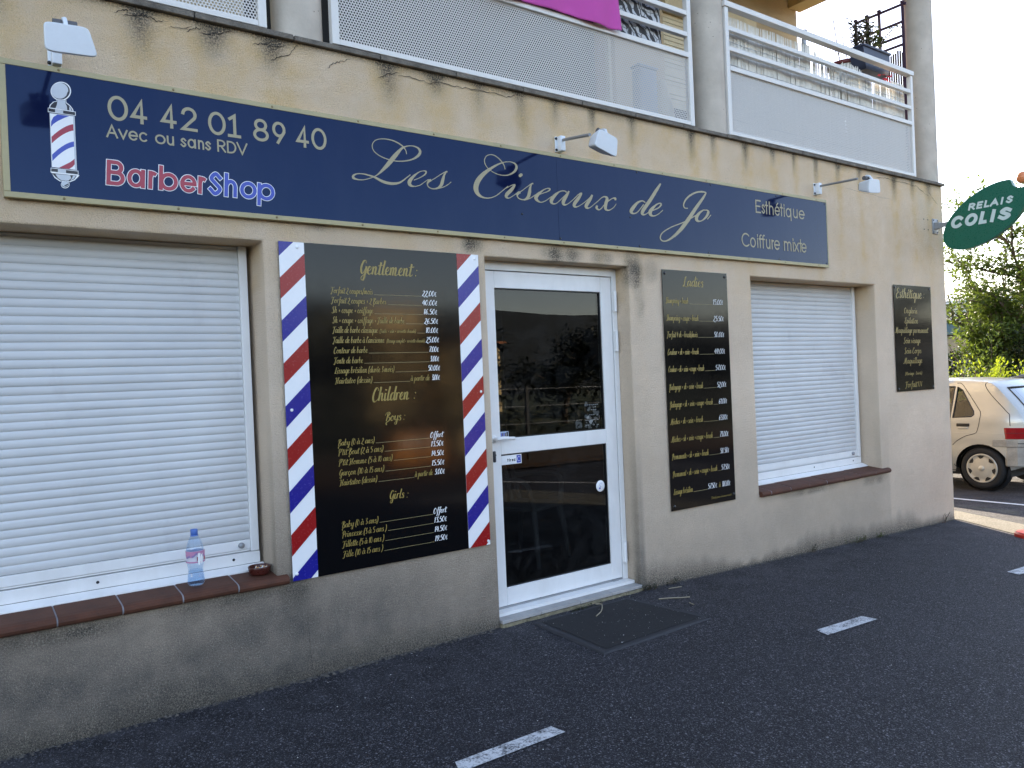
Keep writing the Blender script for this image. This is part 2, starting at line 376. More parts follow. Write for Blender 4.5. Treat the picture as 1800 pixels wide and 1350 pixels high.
# --- rough-cast render with vertex layers: drip stains, ochre stronger towards the top, grime towards the ground
def stucco(name, base, attrs=True):
    t = NT(name)
    big = t.noise(1.3, 6, .6); mid = t.noise(7, 5, .6); fine = t.noise(120, 4, .7); grit = t.noise(260, 3, .7)
    c = t.mix(t.rng(big, .32, .68), tuple(v*.86 for v in base), tuple(v*1.08 for v in base))
    c = t.mix(t.rng(mid, .45, .75, 0, .35), c, (base[0]*1.03, base[1]*1.04, base[2]*1.10))
    if attrs:
        oc = t.attr('ochre'); st = t.attr('stain'); gr = t.attr('grime')
        c = t.mix(t.math('MULTIPLY', oc, t.rng(mid, .3, .65, .35, 1)), c, (base[0]*.92, base[1]*.80, base[2]*.52))
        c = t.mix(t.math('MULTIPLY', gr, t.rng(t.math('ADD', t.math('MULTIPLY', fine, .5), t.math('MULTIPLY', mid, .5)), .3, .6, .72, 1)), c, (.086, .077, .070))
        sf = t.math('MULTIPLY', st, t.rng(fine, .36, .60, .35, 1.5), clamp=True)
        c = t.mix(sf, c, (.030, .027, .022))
    # dark pits of the render
    pit = t.rng(grit, .33, .43, 1, 0)
    c = t.mix(t.math('MULTIPLY', pit, t.rng(mid, .35, .7, .35, .95)), c, tuple(v*.42 for v in base))
    c = t.mix(t.rng(grit, .5, .8, 0, .5), c, tuple(min(.95, v*1.3) for v in base))
    h = t.math('ADD', t.math('MULTIPLY', fine, 1.0), t.math('MULTIPLY', grit, .7))
    return t.fin(c, .93, 0, t.bump(h, .010, 1.0))
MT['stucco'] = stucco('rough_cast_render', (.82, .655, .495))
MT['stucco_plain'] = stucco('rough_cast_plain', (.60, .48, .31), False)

t = NT('concrete')
f = t.noise(5, 6); g = t.noise(60, 4); vo = t.n('ShaderNodeTexVoronoi', i_Vector=t.co(), i_Scale=26.0).outputs['Distance']
c = t.mix(t.rng(f, .3, .7), (.44, .385, .315), (.60, .53, .44))
pit = t.math('MULTIPLY', t.rng(vo, .05, .11, 1, 0), t.rng(f, .5, .56))
c = t.mix(pit, c, (.05, .045, .04))
MT['concrete'] = t.fin(c, .9, 0, t.bump(t.math('SUBTRACT', t.math('MULTIPLY', g, .4), pit), .004))
MT['slab'] = plain('slab_edge', (.15, .13, .105), .9, var=.6, scale=14, bump=.004)
MT['soffit'] = plain('painted_soffit', (.62, .47, .22), .8, var=.08)

# --- asphalt
def asphalt(name, dark, lite, freq=1.0):
    t = NT(name)
    v1 = t.n('ShaderNodeTexVoronoi', i_Vector=t.co(), i_Scale=150.0*freq); v2 = t.n('ShaderNodeTexVoronoi', i_Vector=t.co(), i_Scale=240.0*freq)
    r1 = t.n('ShaderNodeSeparateColor', i_0=v1.outputs['Color']); r2 = t.n('ShaderNodeSeparateColor', i_0=v2.outputs['Color'])
    big = t.noise(.7, 6, .6); mid = t.noise(4.5, 5, .6)
    c = t.mix(t.rng(t.math('ADD', t.math('MULTIPLY', big, .55), t.math('MULTIPLY', mid, .45)), .36, .64), tuple(v*.62 for v in dark), tuple(v*1.45 for v in dark))
    sy = t.n('ShaderNodeSeparateXYZ', i_0=t.co()).outputs[1]; dusty = t.math('MULTIPLY', t.rng(sy, -.9, -.02, 0, 1), t.rng(mid, .42, .68)); c = t.mix(t.math('MULTIPLY', dusty, .30), c, lite)
    c = t.mix(t.rng(r1.outputs[0], .5, 1.0, 0, .85), c, tuple(v*2.6 for v in dark))
    c = t.mix(t.rng(r2.outputs[1], .84, .95, 0, 1), c, lite)
    c = t.mix(t.rng(r1.outputs[2], .965, .985, 0, 1), c, tuple(v*1.25 for v in lite))
    c = t.mix(t.rng(r2.outputs[0], .0, .35, .65, 0), c, tuple(v*.35 for v in dark))
    h = t.math('SUBTRACT', t.math('MULTIPLY', r1.outputs[1], .7), t.math('MULTIPLY', v1.outputs['Distance'], .9))
    return t.fin(c, t.rng(r2.outputs[2], 0, 1, .6, .95), 0, t.bump(h, .005, .8), Specular_IOR_Level=.3)
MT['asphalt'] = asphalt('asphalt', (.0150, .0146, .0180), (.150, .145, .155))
MT['painted_sun_strip'] = asphalt('asphalt_painted_sunlit', (.10, .090, .068), (.20, .185, .155))  # paler asphalt, direct sun put into the colour
t = NT('worn_road_paint')
f = t.math('ADD', t.math('MULTIPLY', t.noise(110, 5, .7), .6), t.math('MULTIPLY', t.noise(14, 4), .4))
c = t.mix(t.rng(f, .40, .52), (.05, .05, .053), t.mix(t.noise(20, 3), (.5, .5, .5), (.72, .72, .72)))
MT['paint'] = t.fin(c, .8, 0, t.bump(f, .003))
MT['verge'] = plain('leaf_litter', (.07, .04, .018), .95, var=.6, scale=6)
MT['grass'] = plain('grass_ground', (.045, .055, .02), .95, var=.5, scale=5)
MT['hill'] = plain('wooded_hill', (.012, .015, .012), 1.0, var=.4, scale=.08)

# --- signs
MT['navy'] = plain('navy_sign_panel', (.0035, .0085, .042), .075, var=.05, scale=2)
MT['navy'].node_tree.nodes['Principled BSDF'].inputs['IOR'].default_value = 1.37
MT['navy'].node_tree.nodes['Principled BSDF'].inputs['Specular Tint'].default_value = (.42, .62, 1.0, 1)
t = MT['navy']; bs = t.node_tree.nodes['Principled BSDF']; src = bs.inputs['Base Color'].links[0].from_socket
N_ = t.node_tree.nodes; L_ = t.node_tree.links
tc = N_.new('ShaderNodeTexCoord'); vm = N_.new('ShaderNodeVectorMath'); vm.operation = 'MULTIPLY'; vm.inputs[1].default_value = (2.3, 1, .9); L_.new(tc.outputs['Object'], vm.inputs[0])
nz = N_.new('ShaderNodeTexNoise'); nz.inputs['Scale'].default_value = 1.0; nz.inputs['Detail'].default_value = 6; nz.inputs['Roughness'].default_value = .65; L_.new(vm.outputs[0], nz.inputs['Vector'])
mr = N_.new('ShaderNodeMapRange'); mr.inputs[1].default_value = .45; mr.inputs[2].default_value = .8; mr.inputs[4].default_value = .028; L_.new(nz.outputs['Fac'], mr.inputs[0])
mx = N_.new('ShaderNodeMix'); mx.data_type = 'RGBA'; L_.new(mr.outputs[0], mx.inputs[0]); L_.new(src, mx.inputs[6]); mx.inputs[7].default_value = (.30, .29, .27, 1); L_.new(mx.outputs[2], bs.inputs['Base Color'])
MT['gold'] = plain('beige_gold_paint', (.36, .31, .19), .42, var=.05)
MT['gold2'] = plain('gold_vinyl', (.30, .22, .055), .35, var=.06)
MT['goldframe'] = plain('gold_frame_metal', (.40, .34, .18), .42, var=.10, scale=5)
MT['black'] = plain('black_board', (.0022, .0022, .0028), .09, var=.05, scale=3)
MT['black'].node_tree.nodes['Principled BSDF'].inputs['IOR'].default_value = 1.38
MT['white_v'] = plain('white_vinyl', (.86, .86, .86), .35, var=.03)
MT['red_v'] = plain('red_vinyl', (.30, .006, .008), .25, var=.05)
MT['blue_v'] = plain('blue_vinyl', (.012, .012, .24), .25, var=.05)
MT['crimson'] = plain('crimson_vinyl', (.36, .025, .055), .35, var=.05)
MT['royal'] = plain('royal_blue_vinyl', (.035, .07, .42), .35, var=.05)
MT['silver'] = plain('silver_grey_print', (.55, .58, .62), .35, var=.05)
MT['ink'] = plain('black_print', (.012, .012, .018), .35, var=.05)
MT['screw'] = plain('screw_head', (.35, .35, .36), .35, .8)
MT['screw_dark'] = plain('dark_screw_head', (.02, .02, .022), .4, .3)
MT['green'] = plain('green_sign_face', (.003, .120, .072), .30, var=.05)
MT['pale'] = plain('pale_lettering', (.62, .72, .68), .35, var=.04)
MT['orange'] = plain('orange_ball', (.78, .26, .10), .4, var=.12, scale=14)

# --- metals, plastics, paint
t = NT('shutter_slat'); f = t.noise(2.2, 5); g = t.noise(1, 4, .6, t.mapv((1.2, 1, 60)))
c = t.mix(t.rng(f, .3, .7), (.56, .56, .555), (.64, .64, .63)); c = t.mix(t.rng(g, .45, .8, 0, .22), c, (.36, .34, .31))
sm = t.noise(3.2, 6, .65, t.mapv((1.4, 1, .8))); c = t.mix(t.rng(sm, .58, .78, 0, .3), c, (.34, .31, .32))
MT['shutter'] = t.fin(c, .45)
MT['white'] = plain('white_frame_paint', (.82, .81, .79), .35, var=.04, scale=4)
t = NT('white_door_paint'); f = t.noise(3.0, 6, .65, t.mapv((1.2, 1, .5))); g = t.noise(38, 4, .7)
c = t.mix(t.rng(f, .45, .75, 0, .38), (.82, .81, .79), (.52, .50, .46)); c = t.mix(t.rng(g, .70, .76, 0, .55), c, (.20, .18, .15))
MT['white'] = t.fin(c, .38)
MT['offwhite'] = plain('railing_paint', (.72, .695, .65), .45, var=.06, scale=6)
MT['reed'] = plain('white_reed_screen', (.74, .71, .64), .85, var=.18, scale=30)
MT['grey'] = plain('grey_metal', (.30, .31, .32), .45, .3)
MT['lampwhite'] = plain('lamp_housing_paint', (.72, .76, .80), .4, var=.04)
MT['darkgrey'] = plain('dark_plastic', (.035, .036, .04), .5)
MT['blacksolid'] = plain('dark_interior', (.012, .011, .010), .9)
MT['terracotta'] = plain('terracotta_tile', (.080, .026, .011), .75, var=.35, scale=11, bump=.001)
MT['grout'] = plain('cement_grout', (.25, .24, .25), .9)
MT['dish'] = plain('glazed_terracotta', (.060, .012, .008), .3, var=.15)
MT['butt'] = plain('cigarette_paper', (.75, .73, .68), .8)
MT['buttf'] = plain('cigarette_filter', (.55, .30, .12), .8)
MT['threshold'] = plain('pale_step_tile', (.36, .345, .33), .65, var=.2)
MT['mortar'] = plain('mossy_mortar', (.22, .19, .12), .95, var=.45, scale=25, bump=.004, bscale=60)
MT['rubber'] = plain('rubber_mat', (.010, .010, .0115), .9, var=.25, scale=40, bump=.002, bscale=250)
MT['rubber_edge'] = plain('rubber_mat_edge', (.030, .030, .034), .8, var=.2, scale=20)
MT['straw'] = plain('dry_straw', (.28, .24, .17), .9)
MT['iron'] = plain('purple_brown_iron', (.045, .022, .05), .6)
MT['rust'] = plain('rusty_iron', (.20, .075, .03), .9, var=.4, scale=25)
MT['pink'] = plain('pink_cotton', (.52, .075, .34), .9, var=.06, scale=4)
MT['pot'] = plain('cream_pot', (.60, .57, .50), .6); MT['potrim'] = plain('dark_red_rim', (.14, .02, .02), .5)
MT['planter'] = plain('dark_blue_planter', (.035, .045, .08), .5); MT['flower'] = plain('pink_blossom', (.55, .06, .11), .8)
MT['bluebox'] = plain('pale_blue_plastic', (.38, .46, .60), .6); MT['cream'] = plain('cream_plastic', (.66, .58, .40), .6)
MT['reflector'] = plain('red_tail_lens', (.26, .006, .008), .12)
MT['redplastic'] = plain('red_plastic', (.50, .035, .02), .4)
MT['housewhite'] = plain('white_house_render', (.80, .80, .80), .9, var=.04, scale=.6)
MT['housecream'] = plain('cream_house_render', (.88, .66, .34), .9, var=.04, scale=.6)
MT['rooftile'] = plain('clay_roof_tiles', (.35, .14, .07), .9, var=.3, scale=5)
MT['teal'] = plain('teal_metal_roof', (.03, .10, .10), .5)
MT['bark'] = plain('bark', (.10, .075, .055), .95, var=.3, scale=20, bump=.006, bscale=40)
MT['chair'] = plain('white_chair_plastic', (.20, .195, .185), .5); MT['wood'] = plain('brown_floor', (.10, .062, .035), .5, var=.3)

# patterned cloth
t = NT('patterned_cloth'); mp = t.mapv((9, 9, 9))
wv = t.n('ShaderNodeTexWave', wave_type='BANDS', bands_direction='DIAGONAL', i_Vector=t.co(), i_Scale=9.0, i_Distortion=9.0, i_Detail=1.0, i_Detail_Scale=1.1).outputs['Fac']
vo = t.n('ShaderNodeTexVoronoi', feature='DISTANCE_TO_EDGE', i_Vector=t.co(), i_Scale=17.0).outputs['Distance']
c = t.mix(t.rng(wv, .42, .56), (.05, .05, .055), (.52, .53, .55)); c = t.mix(t.rng(vo, .02, .05, .9, 0), c, (.06, .06, .06))
MT['pattern'] = t.fin(c, .9)

# perforated sheet: round holes on a staggered grid, in the sheet's own coordinates
def perforated(name, pitch, rad, gap=0.0):
    t = NT(name); sx = t.n('ShaderNodeSeparateXYZ', i_0=t.co()); ph = pitch*math.sqrt(3)
    def lat(ox, oz):
        u = t.math('MULTIPLY', t.math('SUBTRACT', t.math('FRACT', t.math('ADD', t.math('MULTIPLY', sx.outputs[0], 1/pitch), ox)), .5), pitch)
        v = t.math('MULTIPLY', t.math('SUBTRACT', t.math('FRACT', t.math('ADD', t.math('MULTIPLY', sx.outputs[2], 1/ph), oz)), .5), ph)
        return t.math('SQRT', t.math('ADD', t.math('MULTIPLY', u, u), t.math('MULTIPLY', v, v)))
    d = t.math('MINIMUM', lat(0, 0), lat(.5, .5)); hole = t.math('LESS_THAN', d, rad)
    t.fin((.64, .61, .565), .5)
    tr = t.n('ShaderNodeBsdfTransparent'); ms = t.n('ShaderNodeMixShader', i_0=hole)
    t.t.links.new(t.b.outputs[0], ms.inputs[1]); t.t.links.new(tr.outputs[0], ms.inputs[2]); t.t.links.new(ms.outputs[0], t.out.inputs[0])
    return t.m
MT['perf'] = perforated('perforated_sheet', .0165, .0057)
MT['perf_fine'] = perforated('fine_perforated_sheet', .0180, .0052)

# panes: clear sheet with Fresnel reflection (works on either side of the sheet)
def pane(name, tint, boost=1.0, rough=0.0, ior=1.52, dust=0):
    t = NT(name)
    ge = t.n('ShaderNodeNewGeometry').outputs['Backfacing']
    io = t.rng(ge, 0, 1, ior, 1/ior)
    fr = t.n('ShaderNodeFresnel', i_IOR=io).outputs[0]
    fr = t.math('MULTIPLY', fr, boost, clamp=True)
    gl = t.n('ShaderNodeBsdfGlossy', i_Color=(1, 1, 1), i_Roughness=rough); tr = t.n('ShaderNodeBsdfTransparent', i_Color=tint)
    ms = t.n('ShaderNodeMixShader', i_0=fr); t.t.links.new(tr.outputs[0], ms.inputs[1]); t.t.links.new(gl.outputs[0], ms.inputs[2])
    if dust:
        df = t.n('ShaderNodeBsdfDiffuse', i_Color=(.5, .5, .5)); sm = t.math('MULTIPLY', t.rng(t.noise(5, 6, .7, None, 1.5), .45, .75), dust)
        m2 = t.n('ShaderNodeMixShader', i_0=sm); t.t.links.new(ms.outputs[0], m2.inputs[1]); t.t.links.new(df.outputs[0], m2.inputs[2]); ms = m2
    t.t.links.new(ms.outputs[0], t.out.inputs[0]); return t.m
MT['glass'] = pane('door_glass', (.55, .56, .56), .62, dust=.016)
MT['carglass'] = pane('car_glass', (.30, .34, .30), 1.6)
MT['rearglass'] = pane('rear_window_glass', (.25, .28, .30), 3.0)
MT['pet'] = pane('clear_blue_plastic', (.80, .88, .97), 1.3, .03); MT['water'] = pane('still_water', (.82, .90, .97), 1.0, 0, 1.33)
MT['cap'] = plain('blue_bottle_cap', (.06, .14, .42), .4)

def leafmat(name, a, b, tr=.45):
    t = NT(name); ri = t.n('ShaderNodeNewGeometry').outputs['Random Per Island']
    big = t.noise(1.6, 3)
    c = t.mix(t.math('ADD', t.math('MULTIPLY', ri, .6), t.math('MULTIPLY', t.rng(big, .3, .7), .4)), a, b)
    t.fin(c, .55); tl = t.n('ShaderNodeBsdfTranslucent', i_Color=t.mix(.5, c, (b[0]*1.6, b[1]*1.5, b[2]*.8)))
    ms = t.n('ShaderNodeMixShader', i_0=tr); t.t.links.new(t.b.outputs[0], ms.inputs[1]); t.t.links.new(tl.outputs[0], ms.inputs[2]); t.t.links.new(ms.outputs[0], t.out.inputs[0])
    return t.m
MT['leaf'] = leafmat('tree_leaves', (.030, .055, .012), (.11, .16, .030))
MT['leaf_dark'] = leafmat('dark_leaves', (.010, .018, .007), (.03, .045, .014), .3)
MT['leaf_far'] = leafmat('far_leaves', (.006, .009, .004), (.016, .02, .008), .1)
MT['leaf_yellow'] = leafmat('yellow_green_leaves', (.11, .18, .016), (.24, .30, .022), .5)
MT['leaf_grey'] = leafmat('grey_green_leaves', (.06, .085, .04), (.15, .19, .09), .4)
MT['leaf_orange'] = leafmat('orange_leaves', (.45, .20, .03), (.75, .40, .08), .2)
MT['leaf_autumn'] = leafmat('brown_leaves', (.10, .05, .015), (.24, .12, .03), .4)

def carpaint(name, col, metal=.55):
    t = NT(name); f = t.noise(3, 4); g = t.noise(900, 2)
    c = t.mix(t.rng(f, .3, .7), tuple(v*.94 for v in col), tuple(v*1.05 for v in col))
    return t.fin(c, t.rng(g, .3, .7, .28, .36), metal, None, Coat_Weight=.7, Coat_Roughness=.05)
MT['champagne'] = carpaint('champagne_car_paint', (.46, .455, .42), .4); MT['darkcar'] = carpaint('dark_car_paint', (.10, .11, .12))
MT['tyre'] = plain('tyre_rubber', (.010, .010, .011), .8, bump=.002, bscale=90); MT['trim'] = plain('black_trim', (.010, .010, .011), .5)
MT['hubcap'] = plain('hubcap_plastic', (.50, .47, .40), .4, .35); MT['bumper'] = plain('scuffed_bumper', (.30, .29, .265), .5, .15, var=.3, scale=9)

# ---------------------------------------------------------------- ground and roads
def gz(x, y=0.0):
    x = min(max(x, -40), 40)
    return 0.0 if x < 1.2 else -0.029*(min(x, 6.2)-1.2) - 0.012*max(0, min(x, 30)-6.2)
def sheet(name, xs, ys, zf, m):
    mb = MB(); nx = len(xs)
    mb.add([(x, y, zf(x, y)) for y in ys for x in xs], [(j*nx+i, j*nx+i+1, (j+1)*nx+i+1, (j+1)*nx+i) for j in range(len(ys)-1) for i in range(nx-1)])
    return tag(obj(name, mb, m), kind='structure')
gx = [-900, -300, -40, -12, -6, -3, 0, 1.2, 2.5, 4, 5, 6.2, 8, 12, 20, 30, 40, 300, 900]
gy = [-900, -60, -20, -8, -4, -2, -1, 0, 1, 2, 4, 8, 14, 30, 100, 900]
sheet('ground', gx, gy, lambda x, y: gz(x), MT['asphalt'])
# far side of the car park: leaf litter, then rough grass
sheet('verge', [-40, -6, 1.2, 6.2, 30, 60], [-13, -7.3], lambda x, y: gz(x)+.03, MT['verge'])
sheet('grass_bank', [-60, -6, 1.2, 6.2, 30, 90], [-60, -12.9], lambda x, y: gz(x)+.05+(-12.9-y)*.01, MT['grass'])
sheet('grass_field', [12.6, 30, 90], [-6, 2, 30, 60], lambda x, y: gz(x)+.03, MT['grass'])
# sunlit strip painted as paler asphalt, cut along the building's shadow line
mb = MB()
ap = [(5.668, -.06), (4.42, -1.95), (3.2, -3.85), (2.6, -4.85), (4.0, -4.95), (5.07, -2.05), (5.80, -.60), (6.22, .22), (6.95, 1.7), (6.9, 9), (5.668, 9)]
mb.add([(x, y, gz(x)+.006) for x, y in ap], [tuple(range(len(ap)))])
tag(obj('painted_sun_strip', mb, MT['painted_sun_strip']), kind='structure')
mb = MB()
def dash(xa, xb, ya, yb, sk=0.0):
    mb.add([(xa, ya, gz(xa)+.005), (xb, ya+sk, gz(xb)+.005), (xb+.01, yb+sk, gz(xb)+.005), (xa-.03, yb, gz(xa)+.005)], [(3, 2, 1, 0)])
dash(-1.115, -.635, -1.268, -1.350); dash(1.262, 1.712, -1.290, -1.383, -.01); dash(3.56, 4.0, -1.345, -1.44, -.01); dash(-3.5, -3.05, -1.262, -1.345)
tag(flip_normals(obj('road_marking', mb, MT['paint'])), kind='structure')
mb = MB()
for x0 in (7.02, 9.75, 12.0):
    mb.add([(x0, -2.2, gz(x0)+.005), (x0+.075, -2.2, gz(x0)+.005), (x0+.16, 3.6, gz(x0)+.005), (x0+.085, 3.6, gz(x0)+.005)], [(0, 1, 2, 3)])
tag(obj('parking_line', mb, MT['white_v']), kind='structure')
mb = MB()
for x0, y0, dx, dy in ((1.2, -9.2, 2.2, -.9), (4.3, -6.0, 1.1, 1.3), (8, -5.2, .2, -1.9), (3.2, -5.0, -2.4, -.2)):
    n = Vector((-dy, dx)).normalized()*.05
    mb.add([(x0-n.x, y0-n.y, gz(x0)+.006), (x0+dx-n.x, y0+dy-n.y, gz(x0+dx)+.006), (x0+dx+n.x, y0+dy+n.y, gz(x0+dx)+.006), (x0+n.x, y0+n.y, gz(x0)+.006)], [(0, 1, 2, 3)])
tag(flip_normals(obj('bay_line', mb, MT['paint'])), kind='structure')

# ---------------------------------------------------------------- the building
BX1, BX0, BY1, ZT = 5.668, -7.0, 11.0, 3.262
bld = thing('shop_building', 'two storey cream rendered building with shuttered hairdresser shop on its ground floor', 'building', (0, 0, 0))
OPEN = [(-3.30, -1.342, .535, 2.228), (0.0, 1.190, -.06, 2.228), (2.522, 4.330, .50, 2.217)]
STREAK = [(-1.869,.9,.05),(-1.539,1.0,.06),(-1.251,1.0,.055),(-.603,.8,.05),(-.293,1.0,.05),(.003,.5,.04),(.321,.5,.04),(.596,.6,.03),(.913,.9,.025),(1.283,.6,.03),(1.895,.9,.03),(2.138,.7,.025),(2.524,.9,.03),(2.867,.8,.025),(3.16,.8,.02),(3.47,.9,.022),(3.805,.7,.03),(4.15,.8,.03),(4.74,1.0,.04),(5.086,.8,.03),(-2.45,.6,.05),(5.4,.6,.05)]
MOLD = [(-.086,2.30,.10,.07,.9),(.60,2.275,.20,.08,.9),(.95,2.27,.12,.06,.6),(1.235,2.215,.10,.17,1.0),(1.29,2.02,.06,.22,.45),(1.40,2.20,.10,.10,.4),(-1.04,2.33,.12,.03,.5),(2.0,2.33,.2,.03,.4),(-1.25,.46,.10,.10,.8),(-1.6,.48,.35,.05,.7),(-2.3,.47,.35,.05,.8),(3.2,.46,.5,.04,.7),(4.2,.44,.25,.06,.6)]
def lin(a, b, st):
    n = max(1, int(round((b-a)/st))); return [a+(b-a)*i/n for i in range(n)]
xb = sorted(set([BX0, BX1]+[o[0] for o in OPEN]+[o[1] for o in OPEN])); zb = sorted(set([-.45, ZT]+[o[2] for o in OPEN]+[o[3] for o in OPEN]))
xs = []; [xs.extend(lin(xb[i], xb[i+1], .030)) for i in range(len(xb)-1)]; xs.append(BX1)
zs = []; [zs.extend(lin(zb[i], zb[i+1], .030)) for i in range(len(zb)-1)]; zs.append(ZT)
def fb(p, s): return noise.noise(Vector((p[0]*s, p[1]*s, p[2]*s)))
V = []; F = []; idx = {}; AT = {'stain': [], 'ochre': [], 'grime': []}
def stains(x, z, y=0.0):
    st = oc = gr = 0.0; d = ZT-z
    for k, (sx, am, sw) in enumerate(STREAK):
        wob = .02*fb((sx, 0, z), 5); ln = .16+.20*abs(fb((sx*7.3, 1.7, 0), 1))+.10*(k % 3 == 0)
        if d > -.01:
            w_ = sw*(1.15-.35*min(1, d/.4))
            st += am*math.exp(-((x-sx-wob)/w_)**2)*max(0, 1-d/ln)**1.2*1.15
            oc += am*1.25*math.exp(-((x-sx-wob-.02)/(w_*1.9))**2)*math.exp(-d/.75)
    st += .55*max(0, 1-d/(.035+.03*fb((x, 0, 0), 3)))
    oc += .55*max(0, 1-d/.30)*(.5+.7*fb((x, 2, z), 1.4)) + .42*max(0, min(1, (z-1.9)/.6))*(.8+.5*fb((x, 6, z), 2.0)) + .12 + .25*max(0, fb((x, 5, z*.3), 2.2))*(1 if z > 1.8 else .4)
    for mx, mz, rx, rz, am in MOLD:
        e = ((x-mx)/rx)**2+((z-mz)/rz)**2
        st += am*max(0, 1-e)*(.75+.6*fb((x, 3, z), 12))
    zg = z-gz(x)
    grime_amt = (.80+.22*max(0, min(1, (-.2-x)/1.1))) if x < 1.25 else (.42 if x < 4.45 else .22)  # grime strength, heavier on the left
    gr = max(0, min(1, (1.25-zg)/1.0+.22*fb((x, 7, z*.7), 1.7)))*grime_amt
    gr = max(gr, grime_amt*.8*max(0, min(1, (.8-zg)/.35)))
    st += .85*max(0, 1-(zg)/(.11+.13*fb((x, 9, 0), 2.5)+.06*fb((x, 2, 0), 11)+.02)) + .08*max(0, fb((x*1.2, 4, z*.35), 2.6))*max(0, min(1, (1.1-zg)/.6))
    return max(0, min(1, st)), max(0, min(1, oc)), max(0, min(1, gr))
def vert(x, y, z, edge=False):
    key = (round(x, 4), round(y, 4), round(z, 4))
    if key in idx: return idx[key]
    idx[key] = len(V)
    d = (.0028*fb((x, 0, z), 5)+.0018*fb((x, 0, z), 23))*(0.12 if edge else 1)
    jx = .0016*fb((x+3, y*4, z), 6) if edge else 0; jz = .0016*fb((x, y*4, z+7), 6) if edge else 0
    V.append((x+jx, y+(d if y < .01 else 0), z+jz))
    a, b, c_ = stains(x, z); AT['stain'].append(a if y < .05 else a*.25); AT['ochre'].append(min(1, b+(.35 if y > .05 and z > 2.0 else 0))); AT['grime'].append(c_ if y < .05 else c_*.5)
    return idx[key]
def inside(xm, zm): return any(o[0] < xm < o[1] and o[2] < zm < o[3] for o in OPEN)
def onedge(x, z): return any(((abs(x-o[0]) < 1e-5 or abs(x-o[1]) < 1e-5) and o[2]-1e-5 <= z <= o[3]+1e-5) or ((abs(z-o[2]) < 1e-5 or abs(z-o[3]) < 1e-5) and o[0]-1e-5 <= x <= o[1]+1e-5) for o in OPEN)
for j in range(len(zs)-1):
    for i in range(len(xs)-1):
        if inside((xs[i]+xs[i+1])/2, (zs[j]+zs[j+1])/2): continue
        F.append([vert(xs[i+a], 0, zs[j+b], onedge(xs[i+a], zs[j+b])) for a, b in ((0, 0), (1, 0), (1, 1), (0, 1))])
DEP = [0, .03, .08, .16, .30]
for (a, b, c_, d_) in OPEN:
    xi = [x for x in xs if a-1e-6 <= x <= b+1e-6]; zi = [z for z in zs if c_-1e-6 <= z <= d_+1e-6]
    for k in range(len(DEP)-1):
        y0, y1 = DEP[k], DEP[k+1]
        for i in range(len(xi)-1):
            F.append([vert(xi[i], y0, d_, True), vert(xi[i], y1, d_, True), vert(xi[i+1], y1, d_, True), vert(xi[i+1], y0, d_, True)])
            F.append([vert(xi[i], y0, c_, True), vert(xi[i+1], y0, c_, True), vert(xi[i+1], y1, c_, True), vert(xi[i], y1, c_, True)])
        for j in range(len(zi)-1):
            F.append([vert(a, y0, zi[j], True), vert(a, y1, zi[j], True), vert(a, y1, zi[j+1], True), vert(a, y0, zi[j+1], True)])
            F.append([vert(b, y0, zi[j], True), vert(b, y0, zi[j+1], True), vert(b, y1, zi[j+1], True), vert(b, y1, zi[j], True)])
# remaining sides of the ground storey
def wallquad(p):
    F.append([vert(*q) for q in p])
wallquad([(BX1, 0, -.45), (BX1, BY1, -.45), (BX1, BY1, ZT), (BX1, 0, ZT)])
wallquad([(BX1, BY1, -.45), (BX0, BY1, -.45), (BX0, BY1, ZT), (BX1, BY1, ZT)])
wallquad([(BX0, BY1, -.45), (BX0, 0, -.45), (BX0, 0, ZT), (BX0, BY1, ZT)])
me = bpy.data.meshes.new('wall'); me.from_pydata(V, [], F); me.materials.append(MT['stucco'])
for k in AT: me.attributes.new(k, 'FLOAT', 'POINT').data.foreach_set('value', AT[k])
me.update(); wall = bpy.data.objects.new('wall', me); C.objects.link(wall); wall.parent = bld
bevel(wall, .009, 2, 50)

def part(name, mb, m, parent=bld, bw=None):
    o = obj(name, mb, m, parent)
    if bw: bevel(o, bw)
    return o
# cracks in the render, thin dark jagged lines
CR = [[(-1.977,3.217),(-1.943,3.234),(-1.916,3.239)],[(-1.944,3.214),(-1.894,3.221),(-1.848,3.234),(-1.815,3.226),(-1.798,3.215),(-1.762,3.232)],[(-1.74,3.203),(-1.704,3.205),(-1.637,3.230)],[(-1.663,3.199),(-1.632,3.222),(-1.595,3.230)],[(-1.608,3.202),(-1.558,3.211),(-1.514,3.222),(-1.449,3.25)],[(-1.347,3.207),(-1.292,3.222),(-1.252,3.217),(-1.182,3.235)],[(-1.262,3.145),(-1.22,3.167),(-1.163,3.192),(-1.141,3.224),(-1.118,3.256)],[(-.952,3.165),(-.921,3.196),(-.871,3.217),(-.824,3.237)],[(-.665,3.170),(-.606,3.202),(-.534,3.222)],[(-.534,3.212),(-.426,3.210),(-.34,3.199),(-.263,3.225),(-.186,3.211),(-.094,3.217),(.014,3.22),(.111,3.226),(.21,3.214),(.299,3.247)],[(4.433,3.215),(4.548,3.225),(4.606,3.225),(4.763,3.219),(4.924,3.219),(5.047,3.212),(5.173,3.21),(5.277,3.172),(5.394,3.141)],[(5.387,3.195),(5.449,3.141),(5.534,3.094),(5.577,3.071)],[(3.9,3.06),(4.3,3.045),(4.7,3.03)],[(-1.19,.36),(-1.195,.2),(-1.18,.05)]]
ink = Ink(lambda u, v, h: (u, -.004-h, v), 0, .00001)
